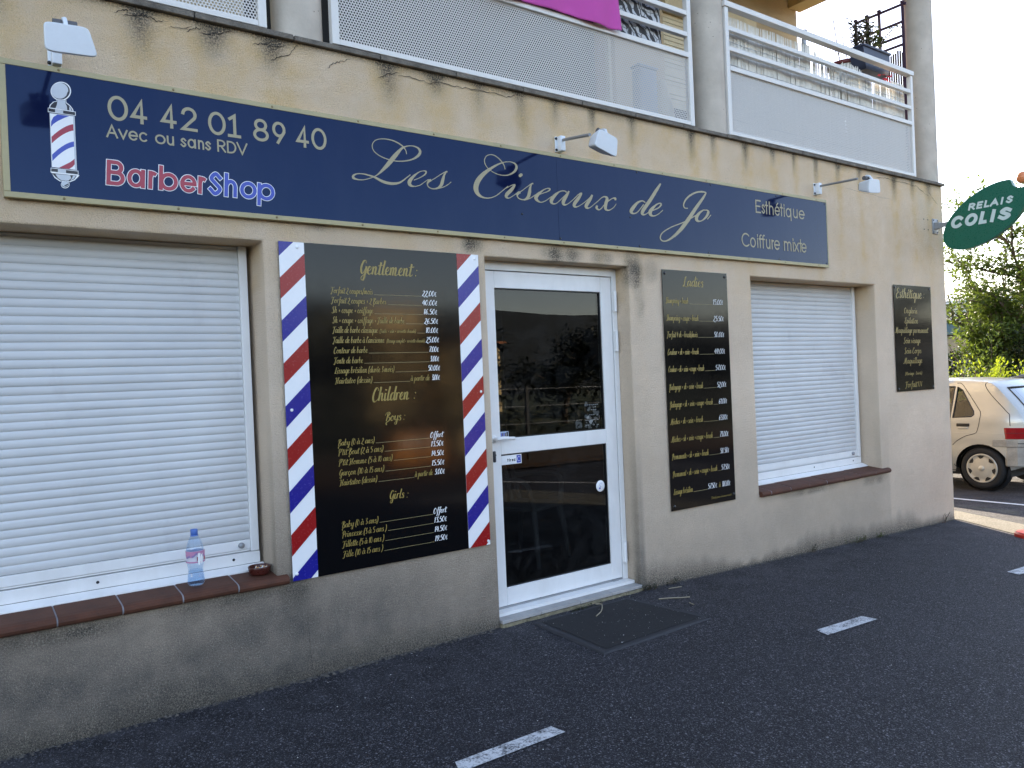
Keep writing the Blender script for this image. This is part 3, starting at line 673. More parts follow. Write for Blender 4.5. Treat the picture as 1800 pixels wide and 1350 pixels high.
for c_ in CR:
    pts = []
    for i in range(len(c_)-1):
        for k in range(5):
            t_ = k/5; pts.append((c_[i][0]+(c_[i+1][0]-c_[i][0])*t_+rnd.uniform(-.004, .004), c_[i][1]+(c_[i+1][1]-c_[i][1])*t_+rnd.uniform(-.005, .005)))
    pts.append(c_[-1]); thin = c_ in CR[-2:]
    ink.stroke(pts, [(.0012 if thin else rnd.uniform(.0016, .0040))*min(1, .3+i*.5, .3+(len(pts)-1-i)*.5) for i in range(len(pts))])
pieces('crack', ink.mb, MT['blacksolid'], bld)

# floor slab edge with its dark drip, columns, first-floor walls, ceiling
mb = MB()
for i in range(26):
    xa = BX0+i*(5.70-BX0)/26; xb_ = BX0+(i+1)*(5.70-BX0)/26-.006
    mb.box(xa, xb_, -.026+.004*fb((xa, 0, 0), 3), BY1+.05, ZT+.002, ZT+.030+.003*fb((xa, 1, 0), 2))
part('balcony_floor', mb, MT['slab'], bw=.004)
for cx in (-1.070, 2.235, 5.548):
    mb = MB(); mb.lathe([(.132, 3.288), (.132, 3.9), (.132, 4.6), (.132, 5.75)], 40, mtx=Matrix.Translation((cx, .112, 0)))
    part('column', mb, MT['concrete'])
# back wall of the balcony, with windows
mb = MB()
WIN = [(-2.6, -1.9, 3.33, 5.35), (-.9, 2.62, 3.33, 5.30), (3.3, 4.75, 3.33, 5.32)]
x_ = BX0
for a, b, c_, d_ in WIN:
    mb.box(x_, a, 1.5, 1.75, 3.302, 5.86); mb.box(a, b, 1.5, 1.75, d_, 5.86); x_ = b
mb.box(x_, 5.56, 1.5, 1.75, 3.302, 5.86)
mb.box(5.31, 5.56, 1.752, BY1, 3.302, 5.86); mb.box(BX0, 5.305, BY1-.25, BY1, 3.302, 5.86)
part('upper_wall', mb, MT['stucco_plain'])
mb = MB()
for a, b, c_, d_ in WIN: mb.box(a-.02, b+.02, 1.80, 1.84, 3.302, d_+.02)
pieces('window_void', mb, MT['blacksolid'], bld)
# rolling-shutter boxes and half-lowered slats upstairs
for a, b, c_, d_ in WIN:
    mb = MB(); lo = 5.06 if a > -1 and a < 2 else 4.2
    mb.box(a, b, 1.46, 1.62, d_-.20, d_-.004)
    z = d_-.204
    while z > lo: mb.box(a+.03, b-.03, 1.565, 1.58, z-.042, z-.003); z -= .045
    mb.box(a, a+.035, 1.55, 1.60, 3.31, d_-.204); mb.box(b-.035, b, 1.55, 1.60, 3.31, d_-.204)
    part('upper_shutter', mb, MT['cream'])
mb = MB(); mb.box(BX0, 5.72, -.12, BY1+.1, 5.862, 6.05); mb.box(5.40, 5.62, .03, 1.495, 5.615, 5.858); mb.box(BX0, 5.395, -.10, .14, 5.70, 5.859)
part('ceiling', mb, MT['soffit'])
mb = MB(); mb.box(BX0, 5.56, .4, BY1, 6.054, 8.4); part('top_storey', mb, MT['stucco_plain'])
mb = MB(); mb.box(BX0-.2, 5.8, .1, BY1+.2, 8.404, 8.6); part('roof', mb, MT['rooftile'])

# railings: posts, rails and the perforated sheet
def railing(x0, x1, fine=False, inner=()):
    mb = MB(); T = .036
    mb.box(x0, x0+.042, -.012, .030, 3.300, 4.285); mb.box(x1-.042, x1, -.012, .030, 3.300, 4.285)
    for z0, z1, y0, y1 in ((3.302, 3.330, -.010, .028), (3.800, 3.836, -.014, .030), (3.955, 3.988, -.010, .028), (4.112, 4.146, -.010, .028)):
        mb.box(x0+.0425, x1-.0425, y0, y1, z0, z1)
    mb.box(x0-.01, x1+.01, -.022, .040, 4.287, 4.330)
    for xm in inner: mb.box(xm-.02, xm+.02, .031, .06, 3.305, 4.285)
    o = part('balcony_railing', mb, MT['offwhite'], bw=.003)
    mb = MB(); mb.box(x0+.043, x1-.043, .004, .0065, 3.331, 3.799)
    p = obj('perforated_panel', mb, MT['perf_fine' if fine else 'perf'], o)
    return o
railing(-4.3, -1.275); railing(-.925, 1.930); railing(2.325, 5.155, True)

# ---------------------------------------------------------------- roller shutters and sills
def shutter(x0, x1, z0, z1, y, keyx):
    pit = .0392; n = int((z1-z0-.06)/pit); mb = MB()
    prof = [(0, 0), (-.0022, .0025), (-.0048, .010), (-.0056, .018), (-.0050, .027), (-.0030, .0355), (.001, .0368), (.001, .0392)]
    z = z0+.062
    xs_ = [x0]+[x0+(x1-x0)*i/8 for i in range(1, 8)]+[x1]
    for k in range(n+1):
        vs = []
        sg = .0016*fb((k*.37, 1, 0), 3)
        for (dy, dz) in prof:
            for x in xs_: vs.append((x, y+dy+.0012*fb((x, k*.5, 0), 1.3)+sg, min(z+dz, z1)))
        m_ = len(xs_)
        mb.add(vs, [(i*m_+j, i*m_+j+1, (i+1)*m_+j+1, (i+1)*m_+j) for i in range(len(prof)-1) for j in range(m_-1)], 0, True)
        z += pit
        if z > z1: break
    o = part('roller_shutter', mb, MT['shutter'])
    b = MB(); b.box(x0, x1, y-.012, y+.008, z0+.012, z0+.060); b.box(x0, x1, y-.006, y+.006, z0+.001, z0+.010)
    bevel(obj('bottom_bar', b, MT['white'], o), .003)
    g = MB(); g.box(x1+.001, x1+.042, y-.022, y+.03, z0, z1); 
    if x0 > -3: g.box(x0-.042, x0-.001, y-.022, y+.03, z0, z1)
    pieces('guide_rail', g, MT['white'], o, .003)
    k = MB(); k.lathe([(0, .016), (.013, .016), (.015, .012), (.015, 0)], 14, mtx=Matrix.Translation((keyx, y-.012, z0+.036)) @ Matrix.Rotation(PI/2, 4, 'X'))
    obj('lock', k, MT['grey'], o)
    # white frame under the shutter with drip ledge
    f = MB(); f.box(x0-.045, x1+.045, y-.02, y+.03, z0-.0615, z0-.003)
    f.add([(x0-.05, y-.075, z0-.083), (x1+.06, y-.075, z0-.083), (x1+.06, y-.0205, z0-.062), (x0-.05, y-.0205, z0-.062), (x0-.05, y-.075, z0-.10), (x1+.06, y-.075, z0-.10), (x1+.06, y-.0205, z0-.10), (x0-.05, y-.0205, z0-.10)], [(0, 1, 2, 3), (4, 7, 6, 5), (0, 4, 5, 1), (1, 5, 6, 2), (2, 6, 7, 3), (3, 7, 4, 0)])
    fr = obj('window_frame', f, MT['white'], o); bevel(fr, .002)
    h = MB(); nx = max(2, int((x1-x0)/.75))
    for i in range(nx):
        xx = x1-.09-i*.62
        if xx > x0: h.lathe([(0, .001), (.007, .001), (.007, 0)], 10, mtx=Matrix.Translation((xx, y-.0205, z0-.03)) @ Matrix.Rotation(PI/2, 4, 'X'))
    pieces('drain_hole', h, MT['screw_dark'], o)
    return o
shutter(-3.36, -1.408, .658, 2.226, .205, -1.455)
shutter(2.470, 4.262, .632, 2.214, .205, 4.18)
def sill(x0, x1, zf, tile, off):
    # sloped terracotta tiles with rounded nose
    mb = MB(); gr = MB(); x = x0+off
    cuts = [x0]
    while x < x1-.05: cuts.append(x); x += tile
    cuts.append(x1)
    prof = [(.16, zf+.055), (.0, zf+.036), (-.022, zf+.031), (-.033, zf+.022), (-.036, zf+.010), (-.032, zf-.002), (-.022, zf-.010), (.16, zf-.006)]
    for a, b in zip(cuts[:-1], cuts[1:]):
        dz = rnd.uniform(-.0015, .0015); dy = rnd.uniform(-.002, .002); a2, b2 = a+.003, b-.003
        vs = [(xx, yy+dy, zz+dz) for xx in (a2, b2) for yy, zz in prof]; n = len(prof)
        mb.add(vs, [(i, i+1, n+i+1, n+i) for i in range(n-1)] + [tuple(range(n))[::-1], tuple(range(n, 2*n))], 0, False)
    gp = [(y_, z_-.0035 if y_ > -.02 else z_) for y_, z_ in prof]
    gp = [(.158, zf+.0530), (.0, zf+.0335), (-.021, zf+.0285), (-.031, zf+.0205), (-.033, zf+.010), (-.030, zf-.000), (-.020, zf-.0075), (.158, zf-.004)]
    vs = [(xx, yy, zz) for xx in (x0+.004, x1-.004) for yy, zz in gp]; n = len(gp)
    gr.add(vs, [(i, i+1, n+i+1, n+i) for i in range(n-1)] + [tuple(range(n))[::-1], tuple(range(n, 2*n))])
    o = part('window_sill', mb, MT['terracotta'], bw=.003); flip_normals(o)
    flip_normals(obj('joint', gr, MT['grout'], o)); return o
sill(-3.36, -1.287, .516, .2555, .285)
sill(2.518, 4.440, .489, .2555, .12)

# ---------------------------------------------------------------- the shop door
DY = .130
mb = MB()
mb.box(0.002, .062, DY-.012, DY+.05, .062, 2.226); mb.box(1.146, 1.188, DY-.006, DY+.05, .062, 2.226); mb.box(.0625, 1.1455, DY-.012, DY+.05, 2.170, 2.226)
door = part('door', mb, MT['white'], bw=.003)
mb = MB()   # leaf: stiles and rails
Z0, Z1 = .075, 2.165; a, b = .066, 1.140
mb.box(a, .150, DY, DY+.045, Z0, Z1); mb.box(1.042, b, DY, DY+.045, Z0, Z1)
mb.box(.1505, 1.0415, DY, DY+.045, 2.060, Z1); mb.box(.1505, 1.0415, DY, DY+.045, 1.018, 1.116); mb.box(.1505, 1.0415, DY, DY+.045, Z0, .186)
bevel(obj('door_leaf', mb, MT['white'], door), .003)
mb = MB()
for z0, z1 in ((.186, 1.018), (1.116, 2.060)):   # dark gasket round the panes
    for q in ((.150, 1.042, z0, z0+.006), (.150, 1.042, z1-.006, z1), (.150, .156, z0+.006, z1-.006), (1.036, 1.042, z0+.006, z1-.006)):
        mb.box(q[0], q[1], DY+.010, DY+.034, q[2], q[3])
    obj('gasket', mb, MT['trim'], door); mb = MB()
for z0, z1 in ((.192, 1.012), (1.122, 2.054)):
    mb = MB(); mb.add([(.156, DY+.018, z0), (1.036, DY+.018, z0), (1.036, DY+.018, z1), (.156, DY+.018, z1)], [(0, 1, 2, 3)])
    mb.add([(.156, DY+.026, z0), (1.036, DY+.026, z0), (1.036, DY+.026, z1), (.156, DY+.026, z1)], [(3, 2, 1, 0)])
    obj('glass_pane', mb, MT['glass'], door)
mb = MB()
for zz in (1.998, 1.722, .252):
    for d in (.038, -.038):
        mb.tube([(1.156, DY-.022, zz+d-.034), (1.156, DY-.022, zz+d+.034)], .0115, 12)
    mb.tube([(1.156, DY-.022, zz-.004), (1.156, DY-.022, zz+.004)], .009, 12)
    mb.box(1.150, 1.182, DY-.014, DY-.0065, zz-.070, zz+.070)
    bevel(obj('hinge', mb, MT['white'], door), .001); mb = MB()
mb = MB()
mb.tube([(.098, DY, 1.118), (.098, DY-.050, 1.118)], .012, 12); mb.lathe([(0, .008), (.022, .008), (.024, 0)], 16, mtx=Matrix.Translation((.098, DY, 1.118)) @ Matrix.Rotation(PI/2, 4, 'X'))
mb.tube(catmull([(.090, DY-.046, 1.108), (.094, DY-.056, 1.120), (.125, DY-.060, 1.124), (.18, DY-.058, 1.120), (.225, DY-.050, 1.117)], 5), [.008]*4+[.011]*16+[.008], 10)
obj('handle', mb, MT['white'], door)
mb = MB(); mb.rbox(.086, .106, DY-.010, DY+.005, .975, 1.045, .006); mb.tube([(.096, DY-.013, 1.020), (.096, DY-.009, 1.020)], .008, 12); mb.box(.0935, .0985, DY-.013, DY-.0095, .990, 1.012)
obj('lock', mb, MT['darkgrey'], door)
mb = MB(); mb.box(1.05, 1.10, DY-.004, DY-.0005, .060, .074); mb.box(.066, 1.140, DY+.004, DY+.04, .050, .072); obj('weather_strip', mb, MT['grey'], door)
# stickers on the panes
GY = DY+.0170
def dsticker(name, x0, x1, z0, z1, m, th=.0008):
    mb = MB(); mb.box(x0, x1, GY-th, GY, z0, z1); return obj(name, mb, m, door)
def glassink(h0=.0012): return Ink(lambda u, v, h: (u, GY-h, v), h0)
mb = MB(); mb.rbox(.158, .318, GY-.0009, GY, .950, 1.008, .0004); ink = glassink(); 
x = .205
for ch, wd in zip('tirez', (.010, .004, .009, .012, .011)):
    mono(ink, ch, x, x+wd, .968, .019, .0042, 0); x += wd+.0045
ink.poly([(.279, .955), (.312, .955), (.312, 1.003), (.279, 1.003)], 1)
ink.stroke(arc(.2955, .979, .010, .014, 40, 320, 16), .003, 2)
o = obj('pull_sticker', mb, MT['white_v'], door); o2 = obj('pull_lettering', ink.mb, [MT['ink'], MT['royal'], MT['white_v']], door)
o = dsticker('card_sticker', .158, .224, 1.124, 1.160, MT['bluebox'])
ink = glassink(); ink.poly([(.160, 1.126), (.222, 1.126), (.222, 1.144), (.160, 1.144)], 0)
for k in range(4): ink.poly([(.165+k*.010, 1.130), (.173+k*.010, 1.130), (.173+k*.010, 1.151), (.165+k*.010, 1.151)], 1+k % 2)
ink.poly([(.207, 1.128), (.220, 1.128), (.220, 1.156), (.207, 1.156)], 2)
obj('card_emblem', ink.mb, [MT['silver'], MT['royal'], MT['ink']], door)
# black and white poster pieces on the inside of the pane
def poster(name, x0, x1, z0, z1, n, seed):
    rr = random.Random(seed); ink = glassink(-.0112)
    ink.poly([(x0, z0), (x1, z0), (x1, z1), (x0, z1)], 1)
    for k in range(n):
        cx, cz = rr.uniform(x0+.008, x1-.008), rr.uniform(z0+.008, z1-.008); r1 = rr.uniform(.005, .019)
        pts = []
        m_ = rr.randint(5, 9)
        for i in range(m_):
            an = 2*PI*i/m_; rr_ = r1*rr.uniform(.45, 1.15)
            pts.append((min(x1, max(x0, cx+rr_*1.3*math.cos(an))), min(z1, max(z0, cz+rr_*math.sin(an)))))
        ink.poly(pts, 0 if rr.random() < .62 else 1)
    for k in range(5):
        zz = z0+(z1-z0)*(k+.6)/5.3
        for q in range(7):
            xx = x0+.006+(x1-x0-.016)*q/7
            if rr.random() < .75: ink.poly([(xx, zz), (xx+(x1-x0)/11, zz), (xx+(x1-x0)/11, zz+.0045), (xx, zz+.0045)], 0)
    return obj(name, ink.mb, [MT['white_v'], MT['ink']], door)
poster('poster', .873, 1.014, 1.128, 1.312, 60, 3); poster('flyer', .790, .852, 1.128, 1.196, 22, 5)
mb = MB(); mb.lathe([(0, .0009), (.038, .0009), (.039, 0)], 28, mtx=Matrix.Translation((.983, GY, .728)) @ Matrix.Rotation(PI/2, 4, 'X'))
obj('round_sticker', mb, MT['white_v'], door)
ink = glassink(.0014); ink.stroke(arc(.985, .735, .012, .012, 30, 300, 16), .003, 0); ink.disc(.976, .713, .008, .006, 1); ink.stroke([(.978, .72), (.99, .74)], .003, 0)
obj('round_emblem', ink.mb, [MT['bluebox'], MT['royal']], door)
# step and its mortar bed
mb = MB()
cx_ = [0.004, .30, .62, .90, 1.186]
for i in range(4): mb.box(cx_[i]+.0015, cx_[i+1]-.0015, -.018, .20, .020, .040)
o = part('door_step', mb, MT['threshold'], bw=.003)
mb = MB(); n = 50
for i in range(n):
    x0 = .0+1.19*i/n; dd = .022+.010*fb((x0, 2, 0), 9); mb.box(x0, x0+1.19/n-.0003, -dd-.004*rnd.random(), .19, -.05, .019-.004*rnd.random())
obj('mortar', mb, MT['mortar'], o)
mb = MB(); mb.box(.004, 1.186, .06, .20, .0405, .060); obj('sill_bar', mb, MT['white'], o)

# ---------------------------------------------------------------- room behind the door
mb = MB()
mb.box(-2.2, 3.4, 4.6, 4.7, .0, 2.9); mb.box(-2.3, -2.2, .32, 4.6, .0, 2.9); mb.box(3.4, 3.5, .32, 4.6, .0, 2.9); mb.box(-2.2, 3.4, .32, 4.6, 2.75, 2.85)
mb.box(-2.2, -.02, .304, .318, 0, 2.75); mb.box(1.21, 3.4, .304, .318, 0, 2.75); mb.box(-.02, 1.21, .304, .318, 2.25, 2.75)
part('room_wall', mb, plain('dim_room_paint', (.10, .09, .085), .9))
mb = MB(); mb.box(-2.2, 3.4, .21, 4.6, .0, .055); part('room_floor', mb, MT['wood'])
# plastic chair just inside
ch = thing('chair', 'white plastic chair standing in the dark shop just behind the door glass', 'chair', (1.06, 1.1, .056), R(200))
def chpart(name, mb): 
    o = obj(name, mb, MT['chair']); o.parent = ch; return o
mb = MB(); mb.rbox(-.21, .21, -.2, .22, .42, .455, .015); chpart('seat', mb)
mb = MB(); mb.tube(catmull([(-.2, -.2, .45), (-.22, -.27, .66), (-.12, -.29, .84), (.12, -.29, .84), (.22, -.27, .66), (.2, -.2, .45)], 6), .022, 8)
for xx in (-.09, 0, .09): mb.tube([(xx, -.2, .45), (xx, -.285, .83)], .016, 6)
chpart('backrest', mb)
for sx in (-1, 1):
    for sy in (-1, 1):
        mb = MB(); mb.tube([(sx*.19, sy*.18, .43), (sx*.215, sy*.215, .2), (sx*.23, sy*.235, 0)], [.026, .021, .016], 8); chpart('leg', mb)
    mb = MB(); mb.tube(catmull([(sx*.21, -.24, .64), (sx*.26, -.05, .66), (sx*.25, .16, .64), (sx*.2, .19, .44)], 5), .02, 8); chpart('armrest', mb)

# ---------------------------------------------------------------- long navy sign
sg = thing('shop_sign', 'long navy fascia sign with gold border and script lettering above the shop', 'sign', (.59, 0, 2.62))
SX0, SX1, SZ0, SZ1 = -2.432, 3.558, 2.331, 2.912
def spart(name, mb, m, p=None): return obj(name, mb, m, p or sg)
mb = MB(); bt = .0245
for x0, x1 in ((SX0+bt, .560), (.5615, SX1-.006)): mb.box(x0, x1, -.031, -.004, SZ0+bt-.002, SZ1-bt+.002)
spart('panel', mb, MT['navy'])
mb = MB()
mb.box(SX0, SX1, -.0335, -.002, SZ1-bt, SZ1); mb.box(SX0, SX1, -.0335, -.002, SZ0, SZ0+bt); mb.box(SX0, SX0+bt, -.0335, -.002, SZ0+bt+.0005, SZ1-bt-.0005); mb.box(SX1-.009, SX1, -.0335, -.002, SZ0+bt+.0005, SZ1-bt-.0005)
bevel(spart('frame', mb, MT['goldframe']), .002)
mb = MB()
for i in range(13):
    xx = SX0+.22+i*.468
    for zz in (SZ1-bt*.55, SZ0+bt*.55): mb.lathe([(0, .002), (.005, .002), (.006, 0)], 8, mtx=Matrix.Translation((xx, -.0335, zz)) @ Matrix.Rotation(PI/2, 4, 'X'))
pieces('screw', mb, plain('gold_screw', (.22, .17, .08), .4, .6), sg)
mb = MB()
for xx, zz in ((1.28, 2.878), (2.05, 2.876), (2.85, 2.874), (3.53, 2.875), (3.53, 2.365), (1.28, 2.368), (2.0, 2.366), (.27, 2.50), (1.20, 2.56), (2.86, 2.365), (.57, 2.37)):
    mb.lathe([(0, .003), (.006, .003), (.007, 0)], 8, mtx=Matrix.Translation((xx, -.031, zz)) @ Matrix.Rotation(PI/2, 4, 'X'))
pieces('dark_screw', mb, MT['screw_dark'], sg)
SF = lambda u, v, h: (u, -.0312-h, v)
# telephone number and line below it
ink = Ink(SF)
for ch_, (xl, xr) in zip('0442018940', [(-2.026,-1.942),(-1.932,-1.863),(-1.804,-1.735),(-1.715,-1.641),(-1.592,-1.509),(-1.501,-1.437),(-1.377,-1.299),(-1.28,-1.212),(-1.157,-1.09),(-1.076,-.993)]):
    mono(ink, ch_, xl, xr, 2.716, .112, .0145)
spart('phone_number', ink.mb, MT['gold'])
ink = Ink(SF)
for ch_, (xl, xr) in zip('AvecousansRDV', [(-2.036,-1.988),(-1.987,-1.947),(-1.945,-1.905),(-1.901,-1.863),(-1.833,-1.787),(-1.782,-1.750),(-1.723,-1.694),(-1.690,-1.652),(-1.643,-1.615),(-1.611,-1.582),(-1.554,-1.513),(-1.508,-1.463),(-1.462,-1.408)]):
    mono(ink, ch_, xl, xr, 2.636, .060, .0078)
spart('appointment_line', ink.mb, MT['gold'])
ink = Ink(SF)
BB = [(-2.047,-1.968),(-1.962,-1.884),(-1.874,-1.832),(-1.829,-1.742),(-1.736,-1.658),(-1.655,-1.612),(-1.608,-1.539),(-1.533,-1.469),(-1.458,-1.373),(-1.373,-1.283)]
for k, (ch_, (xl, xr)) in enumerate(zip('BarberShop', BB)): mono(ink, ch_, xl+.002, xr-.002, 2.424, .112, .0175, 2, grow=.0030, slant=.06)
ink.h += .0003
for k, (ch_, (xl, xr)) in enumerate(zip('BarberShop', BB)): mono(ink, ch_, xl+.002, xr-.002, 2.424, .112, .0175, 0 if k < 6 else 1, slant=.06)
spart('barber_lettering', ink.mb, [MT['crimson'], MT['royal'], MT['white_v']])
ink = Ink(SF)
for ch_, (xl, xr) in zip('Esth\u00e9tique', [(2.578,2.646),(2.653,2.699),(2.697,2.739),(2.750,2.809),(2.824,2.892),(2.892,2.933),(2.944,2.956),(2.970,3.045),(3.070,3.132),(3.149,3.230)]): mono(ink, ch_, xl, xr, 2.715, .104, .0115)
for ch_, (xl, xr) in zip('Coiffuremixte', [(2.388,2.488),(2.492,2.562),(2.581,2.592),(2.600,2.642),(2.637,2.681),(2.691,2.747),(2.764,2.802),(2.797,2.872),(2.926,3.027),(3.047,3.058),(3.065,3.129),(3.133,3.175),(3.165,3.238)]): mono(ink, ch_, xl, xr, 2.438, .108, .0115)
spart('service_lettering', ink.mb, MT['gold'])
# copperplate name of the shop: pen strokes (u, v, width) in three artwork sheets laid on the panel
HA = [6.089473e-4,-2.5896214e-5,-.90600367,-1.3297763e-4,-4.96214e-4,2.8633482,-7.5640296e-5,2.7627674e-6]
HB = [6.7285154e-4,-2.8613819e-5,-.15672236,-1.4693259e-4,-5.4828776e-4,2.9129045,-8.3578151e-5,3.0526981e-6]
HC = [1.0369675e-3,-4.4098285e-5,1.0728123,-2.2644567e-4,-8.4499557e-4,2.9777187,-1.2880675e-4,4.7046762e-6]
def art(H):
    def fn(u, v, h):
        d = H[6]*u+H[7]*v+1; return ((H[0]*u+H[1]*v+H[2])/d, -.0312-h, (H[3]*u+H[4]*v+H[5])/d)
    return fn
NAME = [(HA, [
 [(690,305,8),(678,262,10),(640,215,13),(560,168,13),(480,147,11),(410,145,9),(355,163,9),(328,205,9),(335,255,9),(370,298,9),(440,340,10),(540,372,10),(640,380,11),(740,363,16),(808,325,27),(832,280,27),(808,240,18),(755,219,11),(690,222,12),(635,248,25),(565,325,46),(500,405,45),(440,470,30),(385,520,14),(340,545,9),(290,563,9),(230,576,9),(170,572,14),(128,555,25),(130,530,22),(165,513,12),(220,512,11),(280,525,14),(350,548,20),(430,590,28),(500,612,30),(570,615,26),(630,598,18),(690,553,12),(730,522,10)],
 [(765,580,8),(830,553,9),(882,520,14),(895,490,16),(868,482,9),(820,495,10),(762,540,26),(722,590,40),(725,628,32),(770,646,11),(830,632,9),(880,598,8),(920,570,8)],
 [(905,605,8),(980,565,8),(1040,525,8),(1095,495,13),(1120,488,16)],
 [(1108,497,8),(1084,530,22),(1070,580,32),(1055,630,33),(1020,662,20),(970,671,11),(925,655,10),(908,622,13),(924,590,27),(948,578,26)],
 [(1000,672,10),(1070,655,9),(1120,630,8),(1160,598,7)]]),
 (HB, [
 [(468,345,8),(455,300,10),(420,250,11),(370,207,10),(320,190,9),(272,205,9),(250,250,9),(262,300,8),(300,345,8),(360,385,8),(430,407,9),(500,405,12),(560,375,22),(588,330,26),(575,290,17),(530,268,9),(470,268,10),(400,290,16),(320,335,28),(235,400,44),(180,470,54),(160,540,52),(178,600,38),(230,640,19),(300,648,11),(370,625,10),(440,572,9),(500,522,8)],
 [(480,545,6),(535,515,9),(568,512,20),(535,560,36),(488,608,38),(482,638,27),(510,648,10),(560,620,8),(610,580,8)],
 [(622,396,30),(632,408,46),(642,420,30)],
 [(580,612,8),(640,575,8),(700,530,8),(745,500,13),(765,494,16)],
 [(748,503,8),(732,540,22),(725,590,34),(710,638,32),(670,665,15),(620,656,11),(596,627,13),(610,595,26),(630,588,22)],
 [(670,672,9),(730,652,9),(790,612,8)],
 [(790,630,7),(850,603,8),(910,582,10),(938,563,15),(936,548,13),(905,548,9),(860,572,16),(802,625,38),(798,662,32),(840,692,12),(890,680,9),(940,645,8),(960,630,8)],
 [(1118,588,14),(1090,573,11),(1040,582,14),(985,628,34),(955,678,36),(972,708,18),(1010,703,9),(1060,660,9),(1130,590,10)],
 [(1142,575,16),(1112,630,32),(1082,688,36),(1090,718,22),(1125,713,9),(1180,670,8),(1225,630,8)],
 [(1195,655,8),(1240,612,10),(1272,600,18),(1242,650,34),(1200,708,36),(1202,738,24),(1240,736,9),(1310,690,8),(1380,628,10)],
 [(1388,615,18),(1362,665,34),(1324,728,36),(1332,753,22),(1365,748,9),(1420,703,8),(1470,660,8)],
 [(1440,690,7),(1480,650,9),(1518,634,15),(1543,655,30),(1530,710,34),(1528,762,27),(1560,778,12),(1610,750,8),(1640,710,7)],
 [(1632,672,18),(1628,652,22),(1600,652,10),(1560,678,9),(1520,712,9),(1485,755,10),(1455,772,14),(1432,752,24),(1440,728,22)]]),
 (HC, [
 [(245,387,8),(222,374,9),(185,387,17),(147,430,28),(133,458,26),(150,474,12),(185,460,8),(232,402,8)],
 [(366,237,12),(332,290,24),(282,370,28),(228,448,28),(222,478,19),(248,480,8),(285,450,7)],
 [(280,456,7),(320,443,8),(355,424,11),(370,402,13),(358,393,9),(328,407,13),(288,450,28),(285,480,24),(310,493,10),(345,480,7),(384,447,6)],
 [(582,432,7),(558,430,8),(547,408,10),(562,368,13),(600,330,14),(650,306,13),(695,302,13),(726,308,9)],
 [(726,308,9),(705,345,18),(645,430,26),(585,520,30),(525,600,28),(465,658,19),(412,690,11),(376,688,9),(363,660,9),(385,622,9),(450,582,8),(540,546,8),(600,515,8),(655,482,8)],
 [(705,446,8),(674,468,18),(650,503,26),(655,530,20),(685,533,8),(722,505,16),(742,468,21),(735,449,11),(705,446,8)],
 [(735,520,7),(752,500,7),(763,485,6)]])]
mbn = MB(); h_ = .0008
for H, sts in NAME:
    ink = Ink(art(H), h_); ink.mb = mbn
    for st in sts: ink.curve(st, 0, 8)
    h_ = ink.h
spart('name_lettering', mbn, MT['gold'])
# printed barber pole emblem
HP = [4.8795601e-4,-2.0750915e-5,-2.3237948,-1.0655641e-4,-3.9762161e-4,2.8846408,-6.0611382e-5,2.2138352e-6]
ink = Ink(art(HP)); W_, B_, Rd, Bl, Sv = 0, 1, 2, 3, 4
ink.disc(342, 241, 108, 100, W_, 30); ink.disc(340, 240, 98, 90, B_, 30); ink.disc(330, 236, 90, 84, Sv, 30)
ink.poly(catmull([(385,300),(400,285),(415,245),(418,262),(400,300),(385,305)], 4), B_)
ink.poly([(296,325),(398,332),(400,360),(440,390),(470,430),(478,455),(218,415),(225,385),(262,352),(296,345)], W_)
ink.poly([(300,330),(394,336),(394,365),(430,392),(460,430),(466,450),(228,412),(235,388),(270,356),(300,350)], B_)
ink.poly([(304,332),(390,338),(390,368),(405,400),(410,440),(285,420),(300,385),(304,352)], Sv); ink.poly([(432,400),(452,430),(455,446),(430,442)], Sv)
def band(p, q):
    (x0, y0, x1, y1) = p
    ink.poly([(x0, y0), (x1, y1), (x1, y1+44), (x0, y0+46)], W_); ink.poly([(x0+5, y0+6), (x1-5, y1+5), (x1-5, y1+38), (x0+5, y0+40)], B_)
    a_ = x0+(x1-x0)*.26; b_ = x0+(x1-x0)*.55; f_ = lambda x: y0+(y1-y0)*(x-x0)/(x1-x0)
    ink.poly([(a_, f_(a_)+7), (b_, f_(b_)+7), (b_, f_(b_)+38), (a_, f_(a_)+38)], Sv)
ink.poly([(222,470),(487,505),(512,1075),(245,1040)], Sv); ink.poly([(228,476),(480,508),(500,1068),(250,1040)], W_)
L_ = lambda y: 234+(y-470)*.036; R_ = lambda y: 482+(y-505)*.045
def stripe(yl0, yl1, yr0, yr1, m):
    top = [(L_(yl0)+(R_(yr0)-L_(yl0))*t, yl0+(yr0-yl0)*(1-(1-t)**1.7)) for t in [i/8 for i in range(9)]]
    bot = [(L_(yl1)+(R_(yr1)-L_(yl1))*t, yl1+(yr1-yl1)*(1-(1-t)**1.7)) for t in [i/8 for i in range(9)]]
    for i in range(8): ink.mb.add([ink.fn(*top[i], ink.h), ink.fn(*top[i+1], ink.h), ink.fn(*bot[i+1], ink.h), ink.fn(*bot[i], ink.h)], [(0, 1, 2, 3)], m)
    ink.h += .00004
ink.poly([(238,618),(262,588),(310,556),(380,522),(432,503),(305,487),(262,515),(240,560)], Bl)
stripe(722, 792, 588, 655, Rd); stripe(910, 978, 770, 825, Bl)
ink.poly([(320,1050),(380,1020),(440,990),(475,965),(492,945),(494,1005),(470,1035),(430,1062)], Rd)
ink.poly([(470,508),(487,510),(509,1072),(490,1066)], Sv)
ink.poly([(228,1088),(538,1128),(520,1150),(490,1180),(440,1200),(330,1192),(275,1155),(250,1110)], W_)
